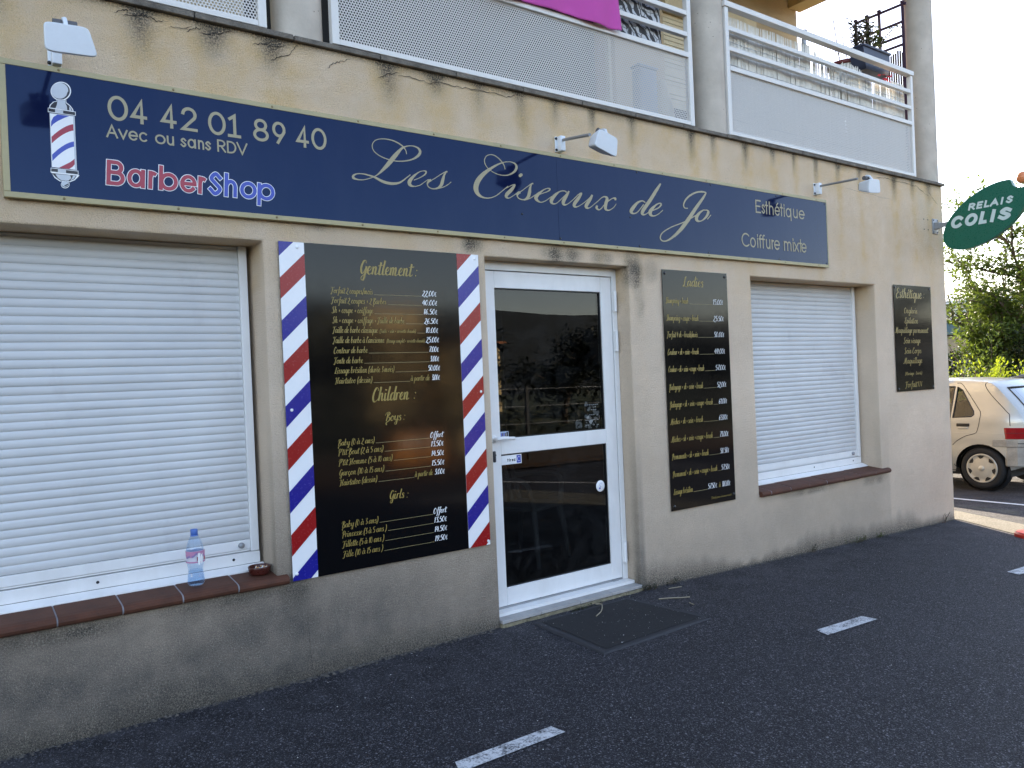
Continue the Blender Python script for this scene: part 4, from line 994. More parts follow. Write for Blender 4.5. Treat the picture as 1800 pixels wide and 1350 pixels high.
ink.poly([(246,1105),(510,1132),(485,1170),(435,1192),(335,1185),(285,1148)], B_); ink.poly([(285,1115),(440,1128),(450,1160),(420,1186),(345,1180),(310,1155)], Sv); ink.poly([(470,1132),(500,1135),(478,1165),(440,1185),(462,1155)], Sv)
ink.disc(388, 1226, 46, 40, W_); ink.disc(388, 1224, 41, 35, B_); ink.disc(386, 1220, 37, 30, Sv); ink.poly([(375,1238),(415,1215),(420,1228),(395,1245)], B_)
band((205,415,498,458), 0); band((235,1048,527,1082), 0)
spart('barber_pole_emblem', ink.mb, [MT['white_v'], MT['ink'], MT['crimson'], MT['royal'], MT['silver']])

# ---------------------------------------------------------------- price boards
def board(name, label, x0, x1, z0, z1, y=-.012):
    t_ = thing(name, label, 'price board', ((x0+x1)/2, 0, z0))
    mb = MB(); mb.box(x0, x1, y, y+.004, z0, z1)
    return t_, mb
BF = lambda u, v, h: (u, -.0122-h, v)
def row(own, text, xl, xr, z, xh=.0185, price=None, pl=0, pr=0, pre=None, prel=0, prer=0, small=None, sl=0, sr=0, leader=True, m=0, wmax=.0040, wmin=.0016):
    ink = Ink(BF, .0010, .00003)
    script_text(ink, text, xl, xr, z, xh, wmax, wmin, m)
    e = xr
    if small: script_text(ink, small, sl, sr, z, xh*.62, .0024, .0011, m); e = sr
    if price:
        script_text(ink, price[:-1] if price[-1] == '\u20ac' else price, pl, pr-(.014 if price[-1] == '\u20ac' else 0), z, xh*1.0, .0048, .0020, m+1)
        if price[-1] == '\u20ac': script_text(ink, '\u20ac', pr-.013, pr, z, xh, .003, .002, m+1)
        s_ = pl
        if pre: script_text(ink, pre, prel, prer, z, xh*.95, wmax, wmin, m); s_ = prel
        if leader and s_-e > .02: ink.stroke([(e+.008, z-.002), (s_-.004, z-.002)], .0022, m+2)
    if own is not None: obj('price_row', ink.mb, TXT, own)
MT['gold_line'] = plain('thin_gold_line', (.26, .215, .10), .4)
TXT = [MT['gold2'], MT['white_v'], MT['gold_line']]
# gentlemen and children
gb, mb = board('price_board', 'large black price board for gentlemen and children with barber stripes down both sides', -1.267, -.0575, .5105, 2.231)
pan = obj('panel', mb, MT['black'], gb)
def stripes(x0, x1, zred, rise):
    ink = Ink(BF, .0004, .0002)
    ink.poly([(x0, .511), (x1, .511), (x1, 2.2305), (x0, 2.2305)], 2)
    for k in range(-3, 12):
        z = zred-.2170*k
        cl = clip([(x0, z), (x1, z+rise), (x1, z+rise+.1075), (x0, z+.1075)], .5112, 2.2303)
        if len(cl) > 2: ink.poly(cl, k % 2)
    return ink.mb
def clip(p, lo, hi):
    for sgn, lim in ((1, lo), (-1, hi)):
        out = []
        for i in range(len(p)):
            a, b = p[i], p[(i+1) % len(p)]; da, db = sgn*(a[1]-lim), sgn*(b[1]-lim)
            if da >= 0: out.append(a)
            if da*db < 0: t = da/(da-db); out.append((a[0]+(b[0]-a[0])*t, a[1]+(b[1]-a[1])*t))
        p = out
        if len(p) < 3: return []
    return p

for x0, x1, zr, rise in ((-1.267, -1.133, 1.939, .128), (-.209, -.0577, 2.131, .146)):
    obj('barber_stripes', stripes(x0, x1, zr, rise), [MT['red_v'], MT['blue_v'], MT['white_v']], gb)
mb = MB()
for xx, zz in ((-1.17, 2.205), (-1.235, 1.375), (-1.245, .545), (-.085, 2.205), (-.078, 1.42), (-.072, .535)): mb.lathe([(0, .005), (.007, .004), (.009, 0)], 12, mtx=Matrix.Translation((xx, -.0124, zz)) @ Matrix.Rotation(PI/2, 4, 'X'))
pieces('screw', mb, MT['white_v'], gb)
ink = Ink(BF, .0010, .00003)
script_text(ink, 'Gentlement', -.825, -.508, 2.084, .043, .0110, .0040); script_text(ink, ':', -.492, -.470, 2.084, .040, .005, .004)
script_text(ink, 'Children', -.785, -.562, 1.398, .041, .0105, .0038); script_text(ink, ':', -.535, -.510, 1.398, .040, .005, .004)
script_text(ink, 'Boys', -.712, -.615, 1.286, .027, .0068, .0026); script_text(ink, ':', -.605, -.585, 1.286, .028, .004, .003)
script_text(ink, 'Girls', -.708, -.618, .858, .027, .0068, .0026); script_text(ink, ':', -.606, -.586, .855, .028, .004, .003)
obj('heading_lettering', ink.mb, TXT, gb)
ink = Ink(BF, .0010, .00002)
E_ = '\u20ac'
Z = [1.976, 1.924, 1.873, 1.820, 1.768, 1.714, 1.660, 1.606, 1.554, 1.500]
row(gb, 'Forfait 2 coupes/mois', -.997, -.757, Z[0], price='22.00'+E_, pl=-.45, pr=-.357)
row(gb, 'Forfait 2 coupes + 2 Barbes', -.997, -.678, Z[1], price='40.00'+E_, pl=-.452, pr=-.355)
row(gb, 'Sh + coupe + coiffage', -.996, -.759, Z[2], price='16.50'+E_, pl=-.447, pr=-.357)
row(gb, 'Sh + coupe + coiffage + Taille de barbe', -.995, -.571, Z[3], price='26.50'+E_, pl=-.444, pr=-.354)
row(gb, 'Taille de barbe classique', -.996, -.737, Z[4], price='10.00'+E_, pl=-.439, pr=-.357, small='(Taille + soin + serviette chaude)', sl=-.726, sr=-.502)
row(gb, "Taille de barbe \u00e0 l'ancienne", -.997, -.699, Z[5], price='25.00'+E_, pl=-.439, pr=-.354, small='(Rasage complet + serviette chaude)', sl=-.686, sr=-.447)
row(gb, 'Contour de barbe', -.995, -.802, Z[6], price='7.00'+E_, pl=-.422, pr=-.357)
row(gb, 'Tonte de barbe', -.996, -.832, Z[7], price='3.00'+E_, pl=-.417, pr=-.357)
row(gb, 'Lissage br\u00e9silien (dur\u00e9e 3 mois)', -.995, -.647, Z[8], price='50.00'+E_, pl=-.433, pr=-.354)
row(gb, 'Hairtatoo (dessin)', -.994, -.782, Z[9], price='3.00'+E_, pl=-.411, pr=-.357, pre='\u00e0 partir de', prel=-.547, prer=-.425)
ink = Ink(BF, .0010, .00002)
for tx, xr, z, pr_, pre in (('Baby (0 \u00e0 2 ans)', -.784, 1.174, 'Offert', None), ("P'tit Bout (2 \u00e0 5 ans)", -.734, 1.124, '13.50'+E_, None), ("P'tit Homme (5 \u00e0 10 ans)", -.681, 1.070, '14.50'+E_, None), ('Gar\u00e7on (10 \u00e0 15 ans)', -.734, 1.016, '15.50'+E_, None), ('Hairtatoo (dessin)', -.778, .964, '3.00'+E_, 1)):
    row(gb, tx, -.994, xr, z, price=pr_, pl=-.420 if pre else -.436, pr=-.352, pre='\u00e0 partir de' if pre else None, prel=-.547, prer=-.432)
for tx, xr, z, pr_ in (('Baby (0 \u00e0 3 ans)', -.782, .743, 'Offert'), ('Princesse (3 \u00e0 5 ans )', -.734, .692, '13.50'+E_), ('Fillette (5 \u00e0 10 ans )', -.752, .640, '14.50'+E_), ('Fille (10 \u00e0 15 ans )', -.761, .587, '19.50'+E_)):
    row(gb, tx, -.992, xr, z, price=pr_, pl=-.436, pr=-.352)
# ladies
lb, mb = board('price_board', 'tall narrow black price board for ladies between the door and the right shutter', 1.509, 2.216, .500, 2.222)
obj('panel', mb, MT['black'], lb)
mb = MB()
for xx, zz in ((1.535, 2.195), (2.190, 2.195), (1.540, .530), (2.195, .545)): mb.lathe([(0, .005), (.010, .004), (.012, 0)], 12, mtx=Matrix.Translation((xx, -.012, zz)) @ Matrix.Rotation(PI/2, 4, 'X'))
pieces('screw', mb, MT['screw_dark'], lb)
ink = Ink(BF, .0010, .00003)
script_text(ink, 'Ladies', 1.720, 1.945, 2.110, .040, .0115, .004); obj('heading_lettering', ink.mb, TXT, lb)
ink = Ink(BF, .0010, .00002); q = ' + sh + soin + '
for tx, xr, z, pr_, pl_ in (('Shampoing + brush', 1.770, 1.983, '15.00'+E_, 2.041), ('Shampoing + coupe + brush', 1.873, 1.859, '25.50'+E_, 2.039), ('Forfait 4 sh + brush/mois', 1.855, 1.739, '50.00'+E_, 2.039), ('Couleur'+q+'brush', 1.861, 1.614, '49.00'+E_, 2.037), ('Couleur'+q+'coupe + brush', 1.912, 1.491, '57.00'+E_, 2.040), ('Balayage'+q+'brush', 1.893, 1.363, '52.00'+E_, 2.050), ('Balayage'+q+'coupe + brush', 1.994, 1.238, '61.00'+E_, 2.063), ('M\u00e8ches'+q+'brush', 1.878, 1.116, '63.00'+E_, 2.058), ('M\u00e8ches'+q+'coupe + brush', 1.978, .990, '73.00'+E_, 2.058), ('Permanente'+q+'brush', 1.924, .866, '50.50'+E_, 2.056), ('Permanent'+q+'coupe + brush', 2.015, .741, '57.50'+E_, 2.060), ('Lissage br\u00e9silien', 1.736, .616, '300.00'+E_, 2.060)):
    last = tx.startswith('Liss')
    row(lb, tx, 1.534, xr, z, .0235, price=pr_, pl=pl_, pr=2.156, pre='\u00e0' if last else None, prel=2.025, prer=2.045, leader=not last, wmax=.0054, wmin=.0022)
script_text(ink, '57.50', 1.903, 1.985, .616, .0235, .0054, .0022, 1); script_text(ink, E_, 1.988, 2.006, .616, .0235, .003, .002, 1); ink.stroke([(1.745, .614), (1.897, .614)], .003, 2)
script_text(ink, '*Tarifs pour cheveux courts', 1.935, 2.168, .538, .009, .002, .0012, 0)
obj('last_price_lettering', ink.mb, TXT, lb)
# beauty care
eb, mb = board('price_board', 'small black board of beauty treatments at the right hand corner of the building', 4.638, 5.340, 1.217, 2.229)
obj('panel', mb, MT['black'], eb)
mb = MB()
for xx, zz in ((4.66, 2.205), (5.315, 2.205), (4.665, 1.242), (5.318, 1.242)): mb.lathe([(0, .005), (.010, .004), (.012, 0)], 12, mtx=Matrix.Translation((xx, -.012, zz)) @ Matrix.Rotation(PI/2, 4, 'X'))
pieces('screw', mb, MT['screw_dark'], eb)
ink = Ink(BF, .0010, .00003)
script_text(ink, 'Esth\u00e9tique', 4.680, 5.155, 2.108, .052, .0145, .0055); script_text(ink, ':', 5.185, 5.215, 2.115, .045, .007, .006); obj('heading_lettering', ink.mb, TXT, eb)
ink = Ink(BF, .0010, .00002)
for tx, xl, xr, z in (('Onglerie', 4.815, 5.062, 1.963), ('Epilation', 4.820, 5.066, 1.866), ('Maquillage permanent', 4.640, 5.255, 1.774), ('Soin visage', 4.785, 5.100, 1.675), ('Soin Corps', 4.788, 5.108, 1.577), ('Maquillage', 4.775, 5.118, 1.481), ('Forfait UV', 4.785, 5.104, 1.253)):
    ink = Ink(BF, .0010, .00003); script_text(ink, tx, xl, xr, z, .031, .0080, .0032); obj('treatment_row', ink.mb, TXT, eb)
ink = Ink(BF, .0010, .00003)
script_text(ink, '(Mariage - Soir\u00e9e)', 4.788, 5.104, 1.370, .017, .005, .002)
obj('treatment_row', ink.mb, TXT, eb)

# ---------------------------------------------------------------- three floodlights on arms
def lamp(x, z, end, head, roll, label):
    t_ = thing('wall_lamp', label, 'lamp', (x, 0, z), 0, 'floodlights above the shop sign')
    def P(name, mb, m, bw=None):
        o = obj(name, mb, m); o.parent = t_
        if bw: bevel(o, bw)
        return o
    mb = MB(); mb.rbox(-.026, .026, -.010, -.001, -.048, .052, .003); mb.rbox(-.014, .024, -.052, -.0105, -.046, .050, .004)
    P('bracket', mb, MT['lampwhite'])
    mb = MB()
    for zz in (-.034, .038):
        mb.lathe([(0, .007), (.0075, .006), (.0085, 0)], 8, mtx=Matrix.Translation((-.021, -.0105, zz)) @ Matrix.Rotation(PI/2, 4, 'X'))
    [setattr(o_, 'parent', t_) for o_ in pieces('bolt', mb, MT['screw_dark'], None)]
    mb = MB(); mb.tube([(.004, -.050, .022), (end[0]-x, end[1], end[2]-z)], .0095, 12); P('arm', mb, MT['grey'])
    # head: a tray shaped housing, its glass looking down at the sign
    H = Matrix.Translation((head[0]-x, head[1], head[2]-z)) @ Matrix.Rotation(roll, 4, 'Y') @ Matrix.Rotation(R(9), 4, 'X')
    mb = MB()
    # (y, half width, half height): small towards the wall, broad flat front
    sec = [(.070, .040, .026), (.064, .052, .034), (.030, .066, .042), (-.020, .080, .051), (-.034, .083, .0535), (-.040, .081, .0520), (-.0415, .078, .0495)]
    vs = []; n = 32
    for (yy, ha, hz) in sec:
        for k in range(n):
            an = 2*PI*(k+.5)/n; cx, cz = math.cos(an), math.sin(an); ex = .26
            sx = math.copysign(abs(cx)**ex, cx); sz = math.copysign(abs(cz)**ex, cz)
            vs.append(H @ Vector((sx*ha*(1-.05*sz)-.010*sz*(1 if sx > 0 else .3), yy, sz*hz)))
    mb.add(vs, [(i*n+k, i*n+(k+1) % n, (i+1)*n+(k+1) % n, (i+1)*n+k) for i in range(len(sec)-1) for k in range(n)]+[tuple(range((len(sec)-1)*n, len(sec)*n))], 0, True)
    hd = P('housing', mb, MT['lampwhite']); 
    md = hd.modifiers.new('w', 'WEIGHTED_NORMAL')
    mb = MB(); gv = [H @ Vector((xx, .0705, zz)) for xx, zz in ((-.036, -.024), (.036, -.024), (.036, .024), (-.036, .024))]; gv2 = [H @ Vector((xx, .0790, zz)) for xx, zz in ((-.032, -.020), (.032, -.020), (.032, .020), (-.032, .020))]
    mb.add(gv+gv2, [(0, 1, 2, 3), (7, 6, 5, 4), (0, 4, 5, 1), (1, 5, 6, 2), (2, 6, 7, 3), (3, 7, 4, 0)]); P('lamp_cap', mb, MT['darkgrey'])
    mb = MB()
    c0 = H @ Vector((-.042, .030, .066)); c1 = H @ Vector((-.012, .030, .066)); c2 = H @ Vector((.004, .030, .066)); c3 = H @ Vector((.040, .030, .066)); mb.tube([c0, c1], .0165, 14); mb.tube([c2, c3], .0165, 14); P('hinge_knob', mb, plain('hinge_grey', (.10, .10, .105), .5))
    mb = MB(); mb.tube([H @ Vector((-.004, -.020, .050)), H @ Vector((-.004, .004, .080)), H @ Vector((-.004, .030, .085)), H @ Vector((-.004, .052, .072))], .0085, 8); P('clip', mb, MT['lampwhite'])
    return t_
lamp(-2.222, 2.966, (-2.232, -.455, 2.905), (-2.236, -.500, 2.846), R(-3), 'white floodlight at the left end of the sign, above the barber pole')
lamp(.604, 2.976, (.480, -.445, 2.905), (.530, -.500, 2.846), R(15), 'white floodlight tilted to one side above the middle of the sign')
lamp(3.445, 2.994, (3.345, -.445, 2.975), (3.425, -.500, 2.910), R(-5), 'white floodlight on an arm at the right end of the sign')

# ---------------------------------------------------------------- projecting oval sign
rs = thing('projecting_sign', 'green oval sign with pale lettering and orange ball on the building corner', 'sign', (5.5, 0, 2.85))
GX = 5.5
c0 = Vector((-.478, 2.862)); ux = Vector((-.86, .50)).normalized(); vx = Vector((.50, .86)).normalized()
out = []
for i in range(72):
    an = 2*PI*i/72; p = c0+ux*.425*math.cos(an)+vx*.232*math.sin(an)
    if (p-Vector((-.810, 3.145))).length > .088: out.append((p.x, p.y))
nt_ = Vector((-.810, 3.145)); res = out
# round notch that holds the ball
i0 = max(range(len(res)), key=lambda i: (Vector(res[i])-Vector(res[(i+1) % len(res)])).length)
a_, b_ = Vector(res[i0])-nt_, Vector(res[(i0+1) % len(res)])-nt_
aa, ab = math.atan2(a_.y, a_.x), math.atan2(b_.y, b_.x)
din = (c0-nt_).normalized(); am = math.atan2(din.y, din.x)
def unw(a, ref):
    while a-ref > PI: a -= 2*PI
    while a-ref < -PI: a += 2*PI
    return a
aa, ab = unw(aa, am), unw(ab, am)
notch = [(nt_.x+.088*math.cos(aa+(ab-aa)*k/12), nt_.y+.088*math.sin(aa+(ab-aa)*k/12)) for k in range(1, 12)]
poly = res[:i0+1]+notch+res[i0+1:]
mb = MB(); mb.prism(poly, lambda u, v, d: (GX+d, u, v), -.03, .03); o = obj('face_panel', mb, MT['green'], rs); flip_normals(o); bevel(o, .006, 2, 60)
mb = MB(); mb.lathe([(.056*math.sin(PI*i/14), .056*math.cos(PI*i/14)) for i in range(15)], 24, mtx=Matrix.Translation((GX, nt_.x-.004, nt_.y+.006))); obj('ball', mb, MT['orange'], rs)
mb = MB(); mb.tube([(GX, nt_.x+.030, nt_.y-.04), (GX, nt_.x+.060, nt_.y-.082)], .004, 6); obj('stem', mb, MT['orange'], rs)
mb = MB(); mb.rbox(GX-.055, GX+.055, -.010, -.0005, 2.770, 2.918, .002); mb.box(GX-.018, GX+.018, -.18, -.0105, 2.825, 2.868); mb.box(GX-.030, GX+.030, -.055, -.0105, 2.815, 2.878)
obj('bracket', mb, MT['grey'], rs)
mb = MB()
for xx in (-.04, .04):
    for zz in (2.785, 2.903): mb.lathe([(0, .004), (.006, .004), (.007, 0)], 8, mtx=Matrix.Translation((GX+xx, -.010, zz)) @ Matrix.Rotation(PI/2, 4, 'X'))
    for zz in (2.80, 2.90): mb.lathe([(0, .0015), (.006, .0015), (.007, 0)], 8, mtx=Matrix.Translation((GX+xx-.18, -.0035, zz)) @ Matrix.Rotation(PI/2, 4, 'X'))
pieces('bolt', mb, MT['screw_dark'], rs)
ink = Ink(lambda u, v, h: (GX-.0302-h, -u, v), .0012, .00004)
def slab_text(tx, boxes, z0, h, wd, sl):
    for ch_, (a, b) in zip(tx, boxes): mono(ink, ch_, a, b, z0, h, wd, 0, slant=sl)
slab_text('RELAIS', [(.335,.396),(.410,.462),(.478,.525),(.530,.606),(.620,.646),(.668,.728)], 2.934, .068, .0175, .26)
slab_text('COLIS', [(.160,.270),(.290,.405),(.425,.495),(.525,.560),(.590,.705)], 2.785, .118, .033, .26)
obj('lettering', ink.mb, MT['pale'], rs)

# ---------------------------------------------------------------- things on the left sill
bo = thing('water_bottle', 'clear plastic water bottle with pink label, half full, standing on the left sill', 'bottle', (-1.720, .040, .567))
def bpart(name, mb, m): o = obj(name, mb, m); o.parent = bo; return o
PR = [(.0, .004), (.020, .001), (.033, .004), (.0385, .014), (.039, .030), (.037, .050), (.0345, .064), (.0335, .078), (.0355, .092), (.0385, .104), (.0392, .108), (.0392, .172), (.0385, .178), (.036, .192), (.031, .208), (.024, .224), (.017, .238), (.0145, .244), (.0145, .250)]
mb = MB(); mb.lathe(PR, 32); bpart('shell', mb, MT['pet'])
mb = MB(); mb.lathe([(0, .0065), (.031, .0065), (.0365, .015), (.0370, .030), (.0352, .050), (.0328, .064), (.0320, .074), (0, .074)], 32); bpart('water', mb, MT['water'])
mb = MB(); mb.lathe([(.0155, .240), (.0165, .241), (.0165, .266), (.0150, .268), (0, .268)], 24); mb.lathe([(.0185, .236), (.0185, .239), (.0155, .240)], 24); bpart('cap', mb, MT['cap'])
mb = MB(); mb.lathe([(.0398, .112), (.0398, .168)], 40); lbm = plain('pink_white_label', (.62, .60, .66), .5, var=.06); bpart('label', mb, lbm)
# print on the label: pink hills and the first letters of the name
LB = lambda u, v, h: ((.0400+h)*math.cos(u), (.0400+h)*math.sin(u), v)
ink = Ink(LB, .0002, .00002)
MT['pinkprint'] = plain('pink_print', (.50, .22, .36), .5); MT['violet'] = plain('violet_print', (.28, .20, .40), .5)
def lpoly(pts, m): 
    ink.mb.add([LB(u, v, ink.h) for u, v in pts], [tuple(range(len(pts)))], m); ink.h += .00003
for k in range(40):
    u0, u1 = 2*PI*k/40, 2*PI*(k+1)/40
    lpoly([(u0, .113), (u1, .113), (u1, .120), (u0, .120)], 0)
    h0, h1 = .152+.007*math.sin(u0*3)+.004*math.sin(u0*7), .152+.007*math.sin(u1*3)+.004*math.sin(u1*7)
    lpoly([(u0, h0-.010), (u1, h1-.010), (u1, h1), (u0, h0)], 1 if k % 5 else 0); lpoly([(u0, h0), (u1, h1), (u1, .1675), (u0, .1675)], 0)
ub = -1.22
lpoly([(ub-.42, .123), (ub+.75, .123), (ub+.80, .141), (ub-.42, .141)], 2)
for i_, ch_ in enumerate('evi'):
    for st in MONO[ch_]:
        ink.stroke([(ub-.30+.30*i_+x*.24*(1 if ch_ != 'i' else .3), .126+y*.016) for x, y in st], .055 if abs(st[0][0]-st[-1][0]) < .01 else .045, 3)
o = bpart('label_print', ink.mb, [MT['pinkprint'], MT['violet'], MT['crimson'], MT['white_v']])
ds = thing('ashtray_dish', 'small round brown terracotta dish used as an ashtray at the end of the left sill', 'dish', (-1.405, .075, .5605))
mb = MB(); mb.lathe([(0, .003), (.040, .003), (.0465, .010), (.052, .038), (.0535, .040), (.055, .038), (.0545, .030), (.0495, .006), (.046, 0), (0, 0)], 36); o = obj('dish_body', mb, MT['dish']); o.parent = ds
for k, (xx, yy, a, tl, lab) in enumerate([(-.026, -.012, .4, .25, 'leftmost'), (-.012, .016, 1.2, .2, ''), (-.004, -.020, 2.2, .3, ''), (.012, -.008, .1, .3, ''), (.022, .014, 2.6, .25, ''), (.030, -.014, 1.0, .35, '')]):
    mb = MB(); d = Vector((math.cos(a)*math.cos(tl), math.sin(a)*math.cos(tl), math.sin(tl)))
    mb.tube([(-d*.013), (d*.004)], .0038, 8, 0); mb.tube([(d*.0041), (d*.013)], .0038, 8, 1)
    o = obj('cigarette_butt', mb, [MT['butt'], MT['buttf']]); o.location = (-1.405+xx, .075+yy, .5605+.0310)
    tag(o, 'stubbed out white cigarette end lying in the brown dish on the left sill', 'cigarette end', 'cigarette ends in the dish')

# ---------------------------------------------------------------- door mat, straws, weeds
mt = thing('doormat', 'worn dark rubber doormat lying on the asphalt in front of the shop door', 'doormat', (.55, -.43, 0))
MPT = [(.187, -.088), (.965, -.092), (1.010, -.745), (.132, -.768)]
def lerp2(a, b, t): return (a[0]+(b[0]-a[0])*t, a[1]+(b[1]-a[1])*t)
def matpt(u, v): return lerp2(lerp2(MPT[0], MPT[1], u), lerp2(MPT[3], MPT[2], u), v)
def matgrid(u0, u1, v0, v1, h, nu, nv, mb, m=0):
    vs = []
    for j in range(nv+1):
        for i in range(nu+1):
            u, v = u0+(u1-u0)*i/nu, v0+(v1-v0)*j/nv; x, y = matpt(u, v)
            vs.append((x, y, h+.003*fb((x, y, 1), 3)+(.004*max(0, u-.9)*10 if v > .7 else 0)))
    mb.add(vs, [(j*(nu+1)+i, (j+1)*(nu+1)+i, (j+1)*(nu+1)+i+1, j*(nu+1)+i+1) for j in range(nv) for i in range(nu)], m, True)
mb = MB(); matgrid(.045, .955, .045, .955, .013, 24, 20, mb); mb2 = MB()
o = obj('mat_field', mb, MT['rubber'], mt)
for q_ in ((0, 1, 0, .05), (0, 1, .95, 1), (0, .05, .05, .95), (.95, 1, .05, .95)): matgrid(*q_, .0105, 24 if q_[1]-q_[0] > .5 else 2, 20 if q_[3]-q_[2] > .5 else 2, mb2)
b_ = len(mb2.v)
for k in range(4):
    p, q_ = MPT[k], MPT[(k+1) % 4]; n = 24
    for i in range(n):
        a, b = lerp2(p, q_, i/n), lerp2(p, q_, (i+1)/n)
        za, zb2 = .0105+.003*fb((*a, 1), 3), .0105+.003*fb((*b, 1), 3)
        c_ = Vector((.55, -.43)); aa_ = Vector(a)+(Vector(a)-c_).normalized()*.012; bb_ = Vector(b)+(Vector(b)-c_).normalized()*.012
        mb2.add([(a[0], a[1], za), (b[0], b[1], zb2), (bb_.x, bb_.y, .0015), (aa_.x, aa_.y, .0015)], [(0, 1, 2, 3)], 0, True)
obj('mat_border', mb2, MT['rubber_edge'], mt)
def straw(pts, r, label):
    mb = MB(); mb.tube(catmull(pts, 6), r, 6); tag(obj('dry_stalk', mb, MT['straw']), label, 'stalk')
straw([(.520, -.278, .020), (.60, -.235, .024), (.672, -.165, .024), (.712, -.112, .021), (.690, -.085, .020)], .0038, 'curved pale dry stalk lying on the doormat')
straw([(1.09, -.255, .008), (1.16, -.30, .010), (1.215, -.33, .007), (1.27, -.36, .007)], .0042, 'forked pale dry twig on the asphalt to the right of the doormat')
straw([(1.165, -.45, .008), (1.150, -.50, .009)], .003, 'short straight dry stalk by the right edge of the doormat')
straw([(1.33, -.12, .006), (1.42, -.155, .009)], .003, 'pale splinter on the asphalt under the ladies board')
mb = MB()
for k in range(420):
    x, y = rnd.uniform(-1.6, 5), -abs(rnd.gauss(0, 1))*1.2-.04
    if rnd.random() < .35: x, y = rnd.uniform(.05, 1.1), rnd.uniform(-.85, -.02)
    h = .016 if (.15 < x < 1.0 and -.75 < y < -.09) else .0
    s_ = rnd.uniform(.002, .0052); a = rnd.uniform(0, 3); z = gz(x)+h+.003
    mb.add([(x+s_*math.cos(a), y+s_*math.sin(a), z), (x-s_*math.sin(a)*.5, y+s_*math.cos(a)*.5, z+.002), (x-s_*math.cos(a), y-s_*math.sin(a), z+.001), (x+s_*math.sin(a)*.5, y-s_*math.cos(a)*.5, z)], [(0, 1, 2, 3)])
tag(obj('grit', mb, MT['butt']), 'scattered pale grit and crumbs on the asphalt and doormat', kind='stuff')
def leafquad(mb, p, d, up, L, W_, m=0):
    d = d.normalized(); sd_ = d.cross(up)
    if sd_.length < 1e-4: sd_ = d.orthogonal()
    sd_.normalize(); n = sd_.cross(d)
    mb.add([p, p+d*L*.5+sd_*W_*.5+n*L*.06, p+d*L, p+d*L*.5-sd_*W_*.5+n*L*.06], [(0, 1, 2, 3)], m)
def weed(x, y, n, h, label, m='leaf_dark', spread=.03):
    mb = MB(); rr = random.Random(int(x*1000))
    t_ = thing('weed', label, 'plant', (x, y, gz(x)), 0, 'weeds at the foot of the wall')
    st = MB()
    for k in range(n):
        bx, by = rr.gauss(0, spread), -abs(rr.gauss(0, .010))-.004
        tip = Vector((bx+rr.gauss(0, .03), by-abs(rr.gauss(0, .02)), h*rr.uniform(.35, 1)))
        b0 = Vector((bx, by, -.004)); st.tube([b0, (b0+tip)/2+Vector((rr.gauss(0, .006), 0, 0)), tip], .0014, 4)
        for q_ in range(7):
            p = b0.lerp(tip, .25+.75*q_/6); leafquad(mb, p, Vector((rr.gauss(0, 1), rr.gauss(-.3, 1), rr.uniform(-.1, .9))), Vector((0, 0, 1)), rr.uniform(.010, .024), rr.uniform(.005, .011))
    a = obj('foliage', mb, MT[m]); a.parent = t_; b = obj('stem', st, MT['bark']); b.parent = t_
weed(3.88, -.012, 16, .055, 'small green weed tuft at the wall foot below the right shutter', 'leaf', .09)
weed(4.19, -.012, 9, .040, 'low weed clump at the wall foot under the right end of the right sill', 'leaf', .05)
weed(3.17, -.012, 5, .075, 'single upright weed at the wall foot below the middle of the right shutter', 'leaf_dark', .008)
weed(5.40, -.014, 6, .11, 'dark spindly weed at the wall foot close to the building corner', 'leaf_dark', .012)
weed(1.215, -.020, 14, .045, 'dark mossy weed at the right end of the door step', 'leaf_dark', .02)
weed(.62, -.050, 14, .022, 'low mossy weed along the front of the door step', 'leaf_dark', .10)
weed(1.47, -.012, 6, .035, 'thin weed at the wall foot under the ladies board', 'leaf_dark', .012)
# dark earth and debris in the joint between wall and asphalt
mb = MB()
for i in range(640):
    x = -6+11.6*i/640+rnd.uniform(-.015, .015)
    if -.02 < x < 1.2: continue
    dn = max(0, fb((x, 3, 0), 1.2))+.25
    for k in range(int(6*dn)+1):
        xx, yy = x+rnd.uniform(-.02, .02), -.002-abs(rnd.gauss(0, .018)); s_ = rnd.uniform(.003, .009)*(1+dn)
        z = gz(xx)
        mb.add([(xx-s_, yy-s_*.5, z+.001), (xx+s_, yy-s_*.6, z+.001), (xx+s_*.2, yy+s_*.3, z+s_*.8)], [(0, 1, 2)])
tag(obj('joint_debris', mb, plain('earth_debris', (.075, .066, .055), .95, var=.9, scale=45)), 'dark earth and debris along the foot of the wall', kind='stuff')

# ---------------------------------------------------------------- red plastic foot at the picture's right edge
rf = thing('barrier_foot', 'red plastic barrier foot lying on the sunny ground at the right edge', 'barrier foot', (5.27, -.965, gz(5.27)), R(-38))
mb = MB(); pts = []
for k in range(28):
    an = 2*PI*k/28; cx, sx = math.cos(an), math.sin(an)
    pts.append((.24*math.copysign(abs(cx)**.6, cx), .13*math.copysign(abs(sx)**.6, sx)))
for s0, z0, s1, z1 in ((1, .002, 1, .030), (1, .030, .93, .048)):
    n = len(pts); mb.add([(p[0]*s0, p[1]*s0, z0) for p in pts]+[(p[0]*s1, p[1]*s1, z1) for p in pts], [(i, (i+1) % n, n+(i+1) % n, n+i) for i in range(n)], 0, True)
mb.add([(p[0]*.93, p[1]*.93, .048) for p in pts], [tuple(range(len(pts)))])
o = obj('foot_slab', mb, MT['redplastic']); o.parent = rf
mb = MB(); mb.rbox(-.05, .05, -.05, .05, .045, .085, .008); mb.tube([(0, 0, .085), (0, 0, .12)], .022, 14); o = obj('socket', mb, MT['redplastic']); o.parent = rf

